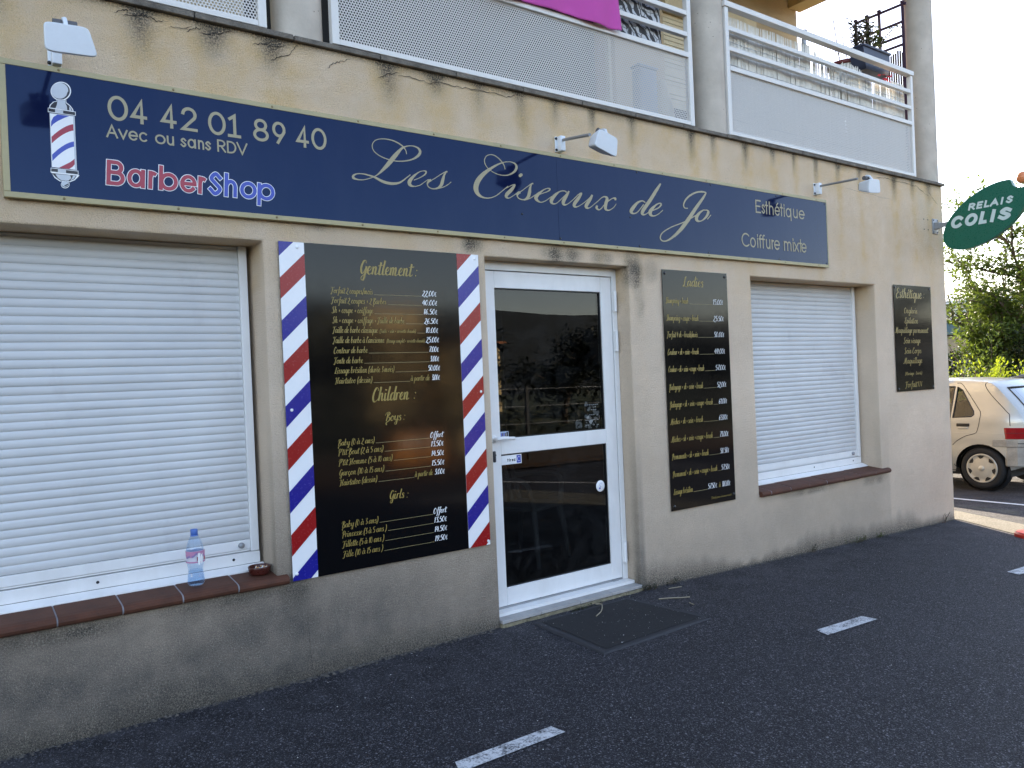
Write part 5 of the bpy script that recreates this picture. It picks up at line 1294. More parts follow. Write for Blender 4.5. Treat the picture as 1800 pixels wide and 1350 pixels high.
# ---------------------------------------------------------------- things on the balcony
def cloth(name, label, cat, x0, x1, z0, z1, yf, m, seed, over=0.0, nx=60, nz=40, amp=.012, hemslope=0.0, group=None):
    mb = MB(); rr = random.Random(seed); ph = [rr.uniform(0, 6) for _ in range(4)]
    vs = []; rows = nz+1+(8 if over else 0)
    for j in range(rows):
        for i in range(nx+1):
            u = i/nx; x = x0+(x1-x0)*u
            if j <= nz:
                t_ = j/nz; z = z0+hemslope*u+(z1-z0-hemslope*u)*t_
                f = (math.sin(u*11+ph[0]+t_*.8)*.5+math.sin(u*23+ph[1])*.3+math.sin(u*5-t_*2+ph[2])*.5)*amp*(1.15-t_)
                f += .018*fb((x*3, seed, z*2.2), 1)*(1-t_)
                vs.append((x+.02*(1-t_)*math.sin(u*3+ph[3])*.5, yf-abs(f)-.002, z+.006*math.sin(u*9+ph[2])*(1-t_)))
            else:
                k = (j-nz)/8; a = PI*min(1, k*2)
                vs.append((x, yf+(over/2)*(1-math.cos(a)), z1+.012*math.sin(a)-(max(0, k-.5)*.5)))
    mb.add(vs, [(j*(nx+1)+i, j*(nx+1)+i+1, (j+1)*(nx+1)+i+1, (j+1)*(nx+1)+i) for j in range(rows-1) for i in range(nx)], 0, True)
    o = obj(name, mb, m); md = o.modifiers.new('s', 'SOLIDIFY'); md.thickness = .0015
    return tag(o, label, cat, group)
cloth('bed_sheet', 'bright pink sheet hung over the balcony railing to dry', 'sheet', -.35, 1.165, 3.826, 4.342, -.026, MT['pink'], 3, over=.07, amp=.034)
cloth('patterned_cloth', 'black and white leaf patterned cloth hanging behind the railing beside the pink sheet', 'cloth', 1.19, 1.670, 3.836, 4.342, .060, MT['pattern'], 9, amp=.016, nx=40)
sb = thing('storage_bin', 'tall pale blue plastic bin behind the perforated railing, seen through its holes', 'bin', (1.70, .26, 3.302))
mb = MB(); mb.rbox(-.095, .095, -.045, .045, 0, .46, .02); o = obj('bin_body', mb, MT['bluebox']); o.parent = sb
mb = MB(); mb.rbox(-.10, .10, -.05, .05, .461, .485, .008); o = obj('lid', mb, MT['bluebox']); o.parent = sb
mb = MB(); mb.lathe([(0, 0), (.085, .01), (.10, .12), (.085, .28), (.05, .42), (.03, .50), (0, .505)], 20, mtx=Matrix.Translation((2.06, .42, 3.302))); tag(obj('cream_sack', mb, MT['cream']), 'cream coloured sack standing behind the perforated railing beside the blue bin', 'sack')
# white reed screen tied behind the right hand railing
mb = MB(); x = 2.372; k = 0
while x < 5.128:
    wd = rnd.uniform(.009, .014)
    if x < 3.55: top = 4.262-.012*abs(fb((x, 0, 0), 2))-(.03 if rnd.random() < .06 else 0)
    elif x < 4.06: top = 4.255-.20*((x-3.55)/.5)**1.2+rnd.uniform(-.012, .012)
    elif x < 4.30: top = 4.235+rnd.uniform(-.02, .01)
    else: top = 4.215-.075*math.sin(PI*min(1, (x-4.3)/.62))+rnd.uniform(-.006, .006)
    skip = (3.985 < x < 4.035) or (4.095 < x < 4.125 and rnd.random() < .8)
    gap = skip; skip = False
    if gap: top = 3.80
    if rnd.random() < (.10 if 3.45 < x < 3.95 else .015): top -= rnd.uniform(.03, .12)
    if not skip:
        yy = .062+.006*math.sin(x*14)+rnd.uniform(-.002, .002); ln = rnd.uniform(-.010, .010)
        a0, a1 = x-.0004, x+wd+.0004
        if 4.04 < x < 4.09: ln = -.03
        vs = []
        for z_, dx in ((3.335, 0), (3.78, ln*.5), (max(top, 3.785), ln)):
            vs += [(a0+dx, yy, z_), ((a0+a1)/2+dx, yy-.0035, z_), (a1+dx, yy, z_), ((a0+a1)/2+dx, yy+.0035, z_)]
        mb.add(vs, [(r_*4+c, r_*4+(c+1) % 4, r_*4+4+(c+1) % 4, r_*4+4+c) for r_ in range(2) for c in range(4)]+[(8, 9, 10, 11)])
    if x < 5.12:
        tb = 3.79 if gap else min(top-.02, 4.16+.02*fb((x, 4, 0), 3)) if x < 3.5 else min(top-.03, 4.02)
        mb.add([(x+wd*.3, yy+.009, 3.335), (x+wd*1.5, yy+.009, 3.335), (x+wd*1.5+ln, yy+.011, tb), (x+wd*.3+ln, yy+.011, tb), (x+wd*.3, yy+.012, 3.335), (x+wd*1.5, yy+.012, 3.335), (x+wd*1.5+ln, yy+.014, tb), (x+wd*.3+ln, yy+.014, tb)], [(0, 1, 2, 3), (7, 6, 5, 4), (2, 6, 7, 3), (1, 5, 6, 2), (0, 3, 7, 4)])
    x += wd
rsn = tag(obj('reed_screen', mb, MT['reed']), 'weathered white reed screen with a split, tied behind the right hand railing', 'screen')
mb = MB()
for zz in (3.45, 3.88, 4.06):
    mb.tube([(2.37+i*.137, .053, zz+.012*fb((i*.6, zz, 0), 1.0)) for i in range(21)], .0016, 4)
obj('wire', mb, MT['grey'], rsn)
# planter and pot
def plant_on(name, mb_f, mb_s, parent, mf):
    a = obj('foliage', mb_f, mf); a.parent = parent; b = obj('stem', mb_s, MT['bark']); b.parent = parent
pl = thing('balcony_planter', 'long dark blue plant trough hooked inside the railing with a leafy plant', 'planter', (4.69, .155, 4.265))
mb = MB(); mb.prism([(-.20, 0), (.20, 0), (.235, .205), (-.235, .205)], lambda u, v, d: (u, d, v), -.07, .07); mb.rbox(-.245, .245, -.085, .085, .205, .228, .006); o = flip_normals(obj('trough', mb, MT['planter'])); o.parent = pl
rr = random.Random(4); mf = MB(); ms = MB()
for k in range(20):
    b0 = Vector((rr.uniform(-.14, .14), rr.uniform(-.05, .05), .22)); L = rr.uniform(.14, .34); tip = b0+Vector((rr.gauss(0, .10), rr.gauss(0, .06), L))
    mid = (b0+tip)/2+Vector((rr.gauss(0, .03), 0, .02)); ms.tube([b0, mid, tip], .004, 5)
    for q_ in range(9):
        p = b0.lerp(tip, .3+.7*q_/8); leafquad(mf, p, Vector((rr.gauss(0, 1), rr.gauss(0, 1), rr.uniform(-.4, .6))), Vector((0, 0, 1)), rr.uniform(.05, .10), rr.uniform(.022, .04))
plant_on('p', mf, ms, pl, MT['leaf_dark'])
mb = MB(); rr = random.Random(2)
for k in range(16): leafquad(mb, Vector((.14+rr.gauss(0, .03), -.075+rr.gauss(0, .01), -.02+rr.gauss(0, .02))), Vector((rr.gauss(0, 1), -.3, rr.gauss(0, 1))), Vector((0, 0, 1)), .04, .035)
o = obj('blossom', mb, MT['flower']); o.parent = pl
pt = thing('flower_pot', 'round cream flower pot with dark red rim behind the reed screen, holding a thin plant', 'flower pot', (4.62, .36, 4.02))
mb = MB(); mb.lathe([(0, 0), (.12, 0), (.165, .36), (.15, .36), (.11, .05), (0, .05)], 28); o = obj('pot_body', mb, MT['pot']); o.parent = pt
mb = MB(); mb.lathe([(.167, .362), (.175, .366), (.175, .398), (.150, .400), (.148, .364)], 28); o = obj('rim', mb, MT['potrim']); o.parent = pt
mf = MB(); ms = MB(); rr = random.Random(8)
for k in range(13):
    b0 = Vector((rr.gauss(0, .06), rr.gauss(0, .05), .37)); tip = b0+Vector((rr.gauss(-.05, .14), rr.gauss(0, .10), rr.uniform(.18, .48))); ms.tube([b0, (b0+tip)/2+Vector((0, 0, .03)), tip], .0025, 4)
    for q_ in range(6):
        p = b0.lerp(tip, .4+.6*q_/5); leafquad(mf, p, Vector((rr.gauss(0, 1), rr.gauss(0, 1), rr.uniform(-.3, .5))), Vector((0, 0, 1)), rr.uniform(.03, .065), rr.uniform(.006, .013))
ms.tube([(-.10, 0, .37), (-.20, 0, .82)], .005, 5)
plant_on('q', mf, ms, pt, MT['leaf_dark'])
pp = thing('capped_pole', 'grey pole with dark round cap standing behind the right hand railing', 'pole', (3.93, .36, 3.302))
mb = MB(); mb.tube([(0, 0, 0), (0, 0, 1.235)], .020, 14); o = obj('shaft', mb, MT['grey']); o.parent = pp
mb = MB(); mb.lathe([(.026, 1.236), (.034, 1.242), (.034, 1.285), (.030, 1.296), (0, 1.300)], 18); o = obj('cap', mb, plain('slate_cap', (.06, .07, .12), .5)); o.parent = pp
# wrought iron screen closing the balcony's end
tr = thing('iron_screen', 'dark wrought iron screen with scroll work at the end of the balcony', 'screen', (5.40, .43, 3.302))
IX = 5.40; mb = MB(); b = .011
for yy in (.185, .43, .565, .690): mb.box(IX-b, IX+b, yy-b, yy+b, 3.305, 5.125 if yy != .565 else 5.12)
for zz in (5.128, 4.955, 4.815, 4.725): mb.box(IX-b*.9, IX+b*.9, .150 if zz > 5 else .1965, .70, zz-.011, zz+.011)
for yy in (.185, .43, .565, .690): mb.rbox(IX-.017, IX+.017, yy-.017, yy+.017, 5.14, 5.165, .005)
obj('iron_frame', mb, MT['iron'], tr)
mb = MB()
def spiral(cy, cz, r0, turns, a0, dr):
    n = int(24*turns); return [(IX, cy+(r0*(1-dr*i/n))*math.cos(a0+2*PI*turns*i/n), cz+(r0*(1-dr*i/n))*math.sin(a0+2*PI*turns*i/n)) for i in range(n+1)]
mb.tube([(IX, .40, 4.83)]+[(IX, .36, 4.87)]+spiral(.295, 4.885, .052, 1.6, R(20), .8), .0035, 6); mb.tube(spiral(.225, 4.90, .034, 1.2, R(-60), .75), .0035, 6); mb.tube([(IX, .48, 4.83), (IX, .52, 4.88)]+spiral(.56, 4.89, .045, 1.5, R(160), .8), .0035, 6)
obj('scroll', mb, MT['iron'], tr)
mb = MB(); yy = .2
while yy < .68:
    if rnd.random() > .15: mb.box(IX+.013, IX+.018, yy, yy+.018, 3.31, 4.705-.06*rnd.random())
    yy += .024
obj('slat', mb, MT['bark'], tr)

# ---------------------------------------------------------------- cars (heading away from the facade)
def polyfill(polys, holes=(), step=.06, fn=None):
    """triangles of a 2-D region with holes"""
    pts = []; edges = []
    def addloop(lp):
        b_ = len(pts); n = len(lp)
        pts.extend([Vector(p) for p in lp]); edges.extend([(b_+i, b_+(i+1) % n) for i in range(n)])
    for lp in list(polys)+list(holes): addloop(lp)
    xs_ = [p[0] for p in polys[0]]; ys_ = [p[1] for p in polys[0]]
    def pin(p, lp):
        c_ = False; n = len(lp)
        for i in range(n):
            a, b2 = lp[i], lp[(i+1) % n]
            if (a[1] > p[1]) != (b2[1] > p[1]) and p[0] < (b2[0]-a[0])*(p[1]-a[1])/(b2[1]-a[1])+a[0]: c_ = not c_
        return c_
    u = min(xs_)+step/2
    while u < max(xs_):
        v = min(ys_)+step/2
        while v < max(ys_):
            if pin((u, v), polys[0]) and not any(pin((u, v), h) for h in holes): pts.append(Vector((u, v)))
            v += step
        u += step
    vo, eo, fo = delaunay_2d_cdt(pts, edges, [], 1, 1e-5)[:3]
    fs = []
    for f in fo:
        c_ = ((sum(vo[i][0] for i in f))/3, (sum(vo[i][1] for i in f))/3)
        if pin(c_, polys[0]) and not any(pin(c_, h) for h in holes): fs.append(tuple(f))
    return [tuple(v) for v in vo], fs
def car(label, loc, paint, rotz, hs=1.0, glass='carglass'):
    root = thing('parked_car', label, 'car', loc, rotz)
    def P(name, mb, m, parent=None, bw=None):
        o = obj(name, mb, m); o.parent = parent or root
        if bw: bevel(o, bw, 3, 35)
        return o
    OUT = [(-.42,.285),(-.50,.33),(-.535,.45),(-.53,.60),(-.505,.65),(-.485,.80),(-.455,.90),(-.405,.985),(-.30,1.12),(-.17,1.265),(-.09,1.325),(0,1.348),(.35,1.372),(.75,1.378),(1.1,1.365),(1.42,1.325),(1.60,1.265),(1.85,1.105),(2.08,.965),(2.45,.905),(2.80,.79),(2.91,.64),(2.93,.42),(2.88,.27),(2.72,.235)]
    OUT += [(2.385+.315*math.cos(R(a)), .255+.315*math.sin(R(a))) for a in range(0, 181, 15)]
    OUT += [(2.06,.20),(1.2,.19),(.335,.20)]
    OUT += [(.0+.318*math.cos(R(a)), .250+.318*math.sin(R(a))) for a in range(0, 181, 12)]
    OUT = [(a, b*hs) for a, b in OUT]
    W1 = [(.315,1.285),(.325,.895),(.10,.910),(.072,.935),(.078,.975),(.245,1.245)]
    W2 = [(.345,1.290),(.355,.895),(.93,.890),(.955,.91),(.955,1.295),(.93,1.305)]
    W3 = [(1.03,1.30),(1.03,.895),(1.05,.885),(1.86,.905),(1.84,.94),(1.50,1.245),(1.44,1.275)]
    HO = [[(a, b*hs) for a, b in w_] for w_ in (W1, W2, W3)]
    def hw(s_, z):
        z = z/hs
        h = .785
        if z < .5: h -= .05*((.5-z)/.3)**2
        if z > .88: h -= (z-.88)*.36+.10*max(0, z-1.24)*2
        h += .012*math.exp(-((z-.66)/.05)**2)
        if s_ < -.12: h -= .13*((-.12-s_)/.42)**2
        if s_ > 2.1: h -= .20*((s_-2.1)/.83)**2
        return h
    vo, fs = polyfill([OUT], HO, .055)
    mb = MB()
    for sg_ in (1, -1):
        mb.add([(a, sg_*hw(a, b), b) for a, b in vo], [f if sg_ < 0 else f[::-1] for f in fs], 0, True)
    # strip over the top, from rear bumper round to the nose
    ring = OUT[0:25]; NS = 14; vs = []
    for (a, b) in ring:
        h = hw(a, b)
        for k in range(NS+1):
            t_ = -1+2*k/NS; cr = 1-t_*t_
            dx = (-.075*cr if a < -.08 else (.11*cr if a > 1.45 else (-.075*cr*max(0, (.05-a)/.13))))
            dz = .022*cr if -.1 < a < 2.5 and b > .85*hs else 0
            vs.append((a+dx, h*t_, b+dz))
    n = NS+1
    GL = set()
    for i in range(len(ring)-1):
        for k in range(NS):
            f = (i*n+k, i*n+k+1, (i+1)*n+k+1, (i+1)*n+k); zc = (ring[i][1]+ring[i+1][1])/2/hs
            m = 0
            if 7 <= i <= 8 and 2 <= k <= NS-3: m = 1
            if 16 <= i <= 17 and 1 <= k <= NS-2: m = 1
            if m == 0: GL.add(f)
    mb.add(vs, sorted(GL), 0, True)
    body = P('body', mb, MT[paint]); bm = bmesh.new(); bm.from_mesh(body.data); bmesh.ops.remove_doubles(bm, verts=bm.verts, dist=.0008); bmesh.ops.recalc_face_normals(bm, faces=bm.faces); bm.to_mesh(body.data); bm.free(); bevel(body, .022, 3, 38)
    # window panes
    for nm, i0_, i1_, k0, k1, gm in (('rear_window', 7, 9, 2, NS-2, 'rearglass'), ('windscreen', 16, 18, 1, NS-1, glass)):
        g = MB(); sub = [vs[i*n+k] for i in range(i0_, i1_+1) for k in range(k0, k1+1)]; m_ = k1-k0+1
        c_ = [(p[0]+(.006 if nm == 'rear_window' else -.006), p[1], p[2]-.006) for p in sub]
        g.add(c_, [(i*m_+k, i*m_+k+1, (i+1)*m_+k+1, (i+1)*m_+k) for i in range(i1_-i0_) for k in range(m_-1)], 0, True); P(nm, g, MT[gm])
        tr_ = MB(); loop = [vs[i0_*n+k] for k in range(k0, k1+1)]+[vs[i*n+k1] for i in range(i0_+1, i1_+1)]+[vs[i1_*n+k] for k in range(k1-1, k0-1, -1)]+[vs[i*n+k0] for i in range(i1_-1, i0_-1, -1)]
        tr_.tube(loop, .010, 6); P('window_seal', tr_, MT['trim'])
    for h_ in HO:
        for sg_ in (1, -1):
            v2, f2 = polyfill([h_], (), .2); g = MB(); g.add([(a, sg_*(hw(a, b)-.012), b) for a, b in v2], [f if sg_ < 0 else f[::-1] for f in f2]); P('side_window', g, MT[glass])
            t_ = MB(); t_.tube([(a, sg_*(hw(a, b)-.004), b) for a, b in h_+h_[:1]], .009, 6); P('window_seal', t_, MT['trim'])
    # shut lines, handles
    def line(nm, pts, r=.0045, m='trim'):
        t_ = MB()
        for sg_ in (1, -1): t_.tube([(a, sg_*(hw(a, b*hs)-.0005), b*hs) for a, b in catmull(pts, 5)], r, 5)
        [setattr(o_, 'parent', root) for o_ in pieces(nm, t_, MT[m], None)]
    line('shut_line', [(.33,1.335),(.27,1.325),(.17,1.21),(.03,1.02),(-.005,.96),(.0,.86),(.03,.74),(.06,.70),(.17,.665),(.28,.60),(.335,.545)])
    line('shut_line', [(.335,.30),(.34,.22),(1.0,.215),(.985,.30),(.985,.9),(.985,1.31)])
    line('shut_line', [(1.0,.215),(2.02,.23),(2.07,.45),(1.98,.92)])
    line('shut_line', [(-.035,1.345),(-.02,1.30),(-.09,1.20),(-.22,1.06),(-.305,.965),(-.330,.93),(-.337,.80)])
    line('swage_line', [(-.30,.70),(.1,.705),(1.0,.71),(2.0,.70)], .003, paint)
    t_ = MB()
    for hx in (.205, 1.15):
        for sg_ in (1, -1): t_.rbox(hx-.085, hx+.075, sg_*hw(hx, .79)-.006, sg_*hw(hx, .79)+.008, .785*hs, .825*hs, .006)
    [setattr(o_, 'parent', root) for o_ in pieces('handle_recess', t_, MT['trim'], None)]
    t_ = MB()
    for hx in (.205, 1.15):
        for sg_ in (1, -1): t_.rbox(hx-.065, hx+.055, sg_*hw(hx, .77)-.002, sg_*hw(hx, .77)+.012, .755*hs, .782*hs, .005)
    [setattr(o_, 'parent', root) for o_ in pieces('door_handle', t_, MT[paint], None)]
    # lamps and bumpers wrap round the corners
    def wrap(nm, plan, z0, z1, m, off=.006, bw=.006, sides=(1, -1)):
        for sg_ in sides:
            t_ = MB(); k = len(plan); vv = [(a, sg_*y, z) for z in (z0, z1) for a, y in plan]+[(a+.03, sg_*(y-.02), z) for z in (z0, z1) for a, y in plan]
            q_ = [(i, i+1, k+i+1, k+i) for i in range(k-1)]+[(k+i, k+i+1, 3*k+i+1, 3*k+i) for i in range(k-1)]+[(i, 2*k+i, 2*k+i+1, i+1) for i in range(k-1)]+[(0, k, 3*k, 2*k), (k-1, 3*k-1, 4*k-1, 2*k-1)]
            t_.add(vv, q_); o = P(nm, t_, m); flip_normals(o)
            if bw: bevel(o, bw, 2, 50)
    wrap('tail_lamp', [(-.300, .786), (-.40, .755), (-.478, .712), (-.512, .66), (-.532, .55), (-.545, .44)], .640*hs, .778*hs, MT['reflector'])
    wrap('lens_line', [(-.300, .789), (-.40, .758), (-.480, .714), (-.516, .66), (-.536, .55), (-.549, .44)], .712*hs, .716*hs, MT['trim'], bw=0)
    pb = [(-.150, .792), (-.30, .788), (-.42, .758), (-.52, .70), (-.575, .60), (-.605, .40), (-.62, .2), (-.625, 0)]
    wrap('bumper', pb, .545*hs, .628*hs, MT['bumper']); wrap('bumper', [(-.298, .768)]+[(a+.012, y-.006) for a, y in pb[2:]], .30*hs, .5445*hs, MT['bumper'], bw=.015)
    wrap('bumper_strip', [(a-.001, y+.003) for a, y in pb[2:]], .583*hs, .592*hs, MT['trim'], bw=0); wrap('bumper_strip', [(a-.001, y+.003) for a, y in pb[3:]], .562*hs, .567*hs, MT['trim'], bw=0)
    wrap('front_bumper', [(2.70, .70), (2.88, .62), (2.96, .45), (2.985, 0)], .25*hs, .55*hs, MT['bumper']); wrap('headlamp', [(2.72, .70), (2.86, .61), (2.92, .45)], .62*hs, .74*hs, MT['rearglass'])
    t_ = MB(); t_.box(-.30, 2.75, -.68, .68, .16, .24); t_.box(.36, 2.0, -.70, .70, .2405, .40); t_.box(-.33, .34, -.50, .50, .2405, .60); t_.box(-.46, -.335, -.62, .62, .2405, .36); t_.box(-.42, 1.8, -.64, .64, .605, .70); P('underbody', t_, MT['trim'])
    t_ = MB(); t_.box(.25, .40, -.60, .60, .705, 1.10); t_.box(1.15, 1.30, -.60, .60, .705, 1.12); P('seat_back', t_, MT['darkgrey'])
    for ax in (0, 2.385):
        for sg_ in (1, -1):
            wm = Matrix.Translation((ax, sg_*.69, .262)) @ Matrix.Rotation(-sg_*PI/2, 4, 'X')
            wh = bpy.data.objects.new('wheel', None); C.objects.link(wh); wh.parent = root; wh.empty_display_size = .1
            def PW(nm, mb_, m): o = obj(nm, mb_, m); o.parent = wh; return o
            t_ = MB(); t_.lathe([(.165, -.075), (.225, -.080), (.252, -.070), (.262, -.045), (.262, .045), (.252, .068), (.238, .078), (.215, .080), (.180, .072), (.172, .060), (.168, .03)], 48, mtx=wm); PW('tyre', t_, MT['tyre'])
            t_ = MB(); t_.lathe([(.185, .058), (.184, .078), (.178, .083), (.168, .081), (.160, .074), (.120, .083), (.060, .090), (.0, .092)], 48, mtx=wm)
            t_.lathe([(.036, .0915), (.034, .0945), (.0, .095)], 24, mtx=wm); PW('hubcap', t_, MT['hubcap'])
            t_ = MB()
            for q_ in range(7):
                a0 = 2*PI*q_/7
                pts = [(.163, a0), (.163, a0+.30), (.158, a0+.52), (.120, a0+.34), (.130, a0+.12)]
                t_.add([wm @ Vector((r_*math.cos(a), r_*math.sin(a), .0855-.0*r_)) for r_, a in pts], [tuple(range(5))])
            PW('hubcap_slot', t_, MT['trim'])
            t_ = MB(); t_.lathe([(.305, -.06), (.300, .02), (.290, .03)], 40, mtx=wm); t_.lathe([(0, -.085), (.305, -.085)], 40, mtx=wm); PW('arch_liner', t_, MT['trim'])
    return root
c1 = car('champagne hatchback with scuffed bumper and a learner sticker on its back window', (8.69, .70, gz(7.9)+.028), 'champagne', R(90))
# round learner sticker on the back window
mb = MB(); TM = Matrix.Translation((-.455, .36, 1.045)) @ Matrix.Rotation(R(-51), 4, 'Y') @ Matrix.Rotation(R(90), 4, 'Z') @ Matrix.Rotation(R(90), 4, 'X')
SM = lambda u, v, h: TM @ Vector((u, v, h))
ink = Ink(SM, .0012, .0003); ink.disc(0, 0, .075, .075, 0, 30); ink.stroke(arc(0, 0, .068, .068, 0, 360, 30), .006, 1)
for st in MONO['A']: ink.stroke([(-.038+x*.076, -.045+y*.085) for x, y in st], .017, 1)
o = obj('learner_sticker', ink.mb, [MT['white_v'], MT['crimson']]); o.parent = c1
car('dark car parked beyond the champagne hatchback', (11.55, -.02, gz(11)+.02), 'darkcar', R(90), 1.07)

# ---------------------------------------------------------------- trees, hedges, houses
def tree(name, label, loc, seed, h, spread, nleaf, leaf=.09, mat='leaf', trunk_r=.07, levels=4, start=.25, droop=.0, group=None, lean=(0, 0), density=1.0, cat='tree'):
    rr = random.Random(seed); t_ = thing(name, label, cat, loc, 0, group); tw = MB(); lf = MB(); tips = []
    def grow(p, d, L, r, lv):
        n = 4; pts = [p]; q = p.copy(); dd = d.copy()
        for i in range(n):
            dd = (dd+Vector((rr.gauss(0, .16), rr.gauss(0, .16), rr.gauss(.05, .10)-droop*(3-lv)*.05))).normalized(); q = q+dd*L/n; pts.append(q.copy())
        tw.tube(pts, [r*(1-.55*i/n) for i in range(n+1)], 6 if lv > 1 else 4, 0, False)
        if lv <= 1:
            tips.extend(pts[1:]); 
        if lv == 0: return
        k = rr.randint(3, 5) if lv > 1 else rr.randint(2, 4)
        for j in range(k):
            i = rr.randint(1 if lv < levels else 2, n); b_ = pts[i]
            nd = (dd*.55+Vector((rr.gauss(0, 1)*spread, rr.gauss(0, 1)*spread, rr.uniform(-.25, .75)))).normalized()
            grow(b_, nd, L*rr.uniform(.50, .78), r*.55, lv-1)
    for s_ in range(max(1, int(density))):
        grow(Vector((rr.gauss(0, .05*s_), rr.gauss(0, .05*s_), 0)), Vector((lean[0]+rr.gauss(0, .12*s_), lean[1]+rr.gauss(0, .12*s_), 1)).normalized(), h*rr.uniform(.42, .55), trunk_r, levels)
    for k in range(nleaf):
        p = rr.choice(tips)+Vector((rr.gauss(0, leaf*1.1), rr.gauss(0, leaf*1.1), rr.gauss(0, leaf*.8)))
        leafquad(lf, p, Vector((rr.gauss(0, 1), rr.gauss(0, 1), rr.gauss(-.15, .6))), Vector((rr.gauss(0, .4), rr.gauss(0, .4), 1)), leaf*rr.uniform(.6, 1.3), leaf*rr.uniform(.35, .6))
    a = obj('trunk', tw, MT['bark']); a.parent = t_; b = obj('crown', lf, MT[mat]); b.parent = t_
    return t_
def bush(name, label, loc, size, n, leaf, mat, seed, group=None, cat='bush', shape=1.0, lumps=9):
    rr = random.Random(seed); t_ = thing(name, label, cat, loc, 0, group); lf = MB(); tw = MB()
    cs = [(Vector((rr.uniform(-.7, .7)*size[0], rr.uniform(-.7, .7)*size[1], rr.uniform(.3, .85)*size[2])), rr.uniform(.25, .5)) for _ in range(lumps)]
    for k in range(n):
        c_, s_ = rr.choice(cs); d = Vector((rr.gauss(0, 1), rr.gauss(0, 1), rr.gauss(.1, 1))).normalized(); q = rr.random()**.4
        p = c_+Vector((d.x*size[0], d.y*size[1], d.z*size[2]*.8))*s_*q
        if p.z < .01: p.z = abs(p.z)*.4
        leafquad(lf, p, d+Vector((rr.gauss(0, .6), rr.gauss(0, .6), rr.gauss(.2, .5))), Vector((rr.gauss(0, .4), rr.gauss(0, .4), 1)), leaf*rr.uniform(.6, 1.3), leaf*rr.uniform(.35, .6))
    for c_, s_ in cs: tw.tube([(rr.gauss(0, .08)*size[0], rr.gauss(0, .08)*size[1], 0), c_*.6, c_+Vector((0, 0, s_*size[2]*.5))], [.02, .012, .004], 5)
    a = obj('foliage', lf, MT[mat]); a.parent = t_; b = obj('stem', tw, MT['bark']); b.parent = t_
    return t_
# open crowned trees right of the building
tree('broadleaf_tree', 'open crowned tree with yellow green leaves nearest the building corner, behind the champagne car', (15.95, 3.45, gz(15.6)), 11, 3.8, .74, 8200, .115, 'leaf', .075, 4, lean=(.0, .12))
tree('broadleaf_tree', 'taller sparse tree with upright bare twigs at the right edge of the picture', (16.7, 3.15, gz(16.7)), 23, 5.5, .58, 8800, .115, 'leaf', .08, 4)
tree('broadleaf_tree', 'dense dark tree behind the open crowned tree', (19.9, 4.5, gz(19.4)), 31, 4.3, .60, 6000, .16, 'leaf_dark', .10, 4)
bush('shrub', 'dark green shrub mass under the trees behind the cars', (15.2, 3.2, gz(15)), (1.1, .8, 2.1), 4200, .10, 'leaf_dark', 3)
bush('shrub', 'rounded yellow green shrub in front of the dark shrub mass', (14.35, 3.35, gz(14)), (.55, .55, 1.9), 2600, .085, 'leaf', 5)
bush('shrub', 'pale grey green shrub to the right above the yellow hedge', (14.2, 2.25, gz(14)), (.75, .65, 1.75), 2800, .085, 'leaf_grey', 7)
bush('shrub', 'small yellowish conical shrub rising from the yellow hedge', (13.5, 2.78, gz(13.5)), (.22, .22, 1.75), 1000, .075, 'leaf_yellow', 12, lumps=6)
for k in range(7):
    y = 3.75-k*.62; x = 12.75+.09*k
    bush('hedge_plant', ['bright yellow green hedge plant next to the building corner', 'second bright yellow green hedge plant from the building corner', 'bright yellow green hedge plant behind the roof of the champagne car', 'bright yellow green hedge plant above the tailgate of the champagne car', 'bright yellow green hedge plant left of the dark car roof', 'bright yellow green hedge plant behind the dark car', 'last bright yellow green hedge plant at the right edge'][k], (x, y, gz(x)), (.42, .42, 1.70+.06*math.sin(k*2.1)), 1300, .062, 'leaf_yellow', 40+k, 'row of yellow green hedge plants', 'hedge plant', lumps=11)
hx = bush('dark_hedge', 'dark clipped hedge below the white house wall', (15.7, 4.5, gz(16)), (.9, 1.5, 1.95), 5000, .10, 'leaf_dark', 77, cat='hedge', lumps=26)
# bare shrub in front of the white wall
rr = random.Random(5); mb = MB(); bs = thing('bare_shrub', 'leafless dark twiggy shrub in front of the white house wall', 'shrub', (14.0, 3.75, gz(14.0)))
def twig(p, d, L, r, lv):
    q = p; pts = [p]
    for i in range(4): d = (d+Vector((rr.gauss(0, .22), rr.gauss(0, .22), rr.gauss(.02, .12)))).normalized(); q = q+d*L/4; pts.append(q)
    mb.tube(pts, [r*(1-.5*i/4) for i in range(5)], 5, 0, False)
    if lv:
        for k in range(rr.randint(2, 4)): twig(pts[rr.randint(1, 4)], (d+Vector((rr.gauss(0, .7), rr.gauss(0, .7), rr.gauss(.1, .4)))).normalized(), L*.65, r*.6, lv-1)
for k in range(4): twig(Vector((rr.gauss(0, .1), rr.gauss(0, .1), 0)), Vector((rr.gauss(0, .25), rr.gauss(0, .25), 1)).normalized(), 1.15, .022, 3)
o = obj('branches', mb, MT['bark']); o.parent = bs
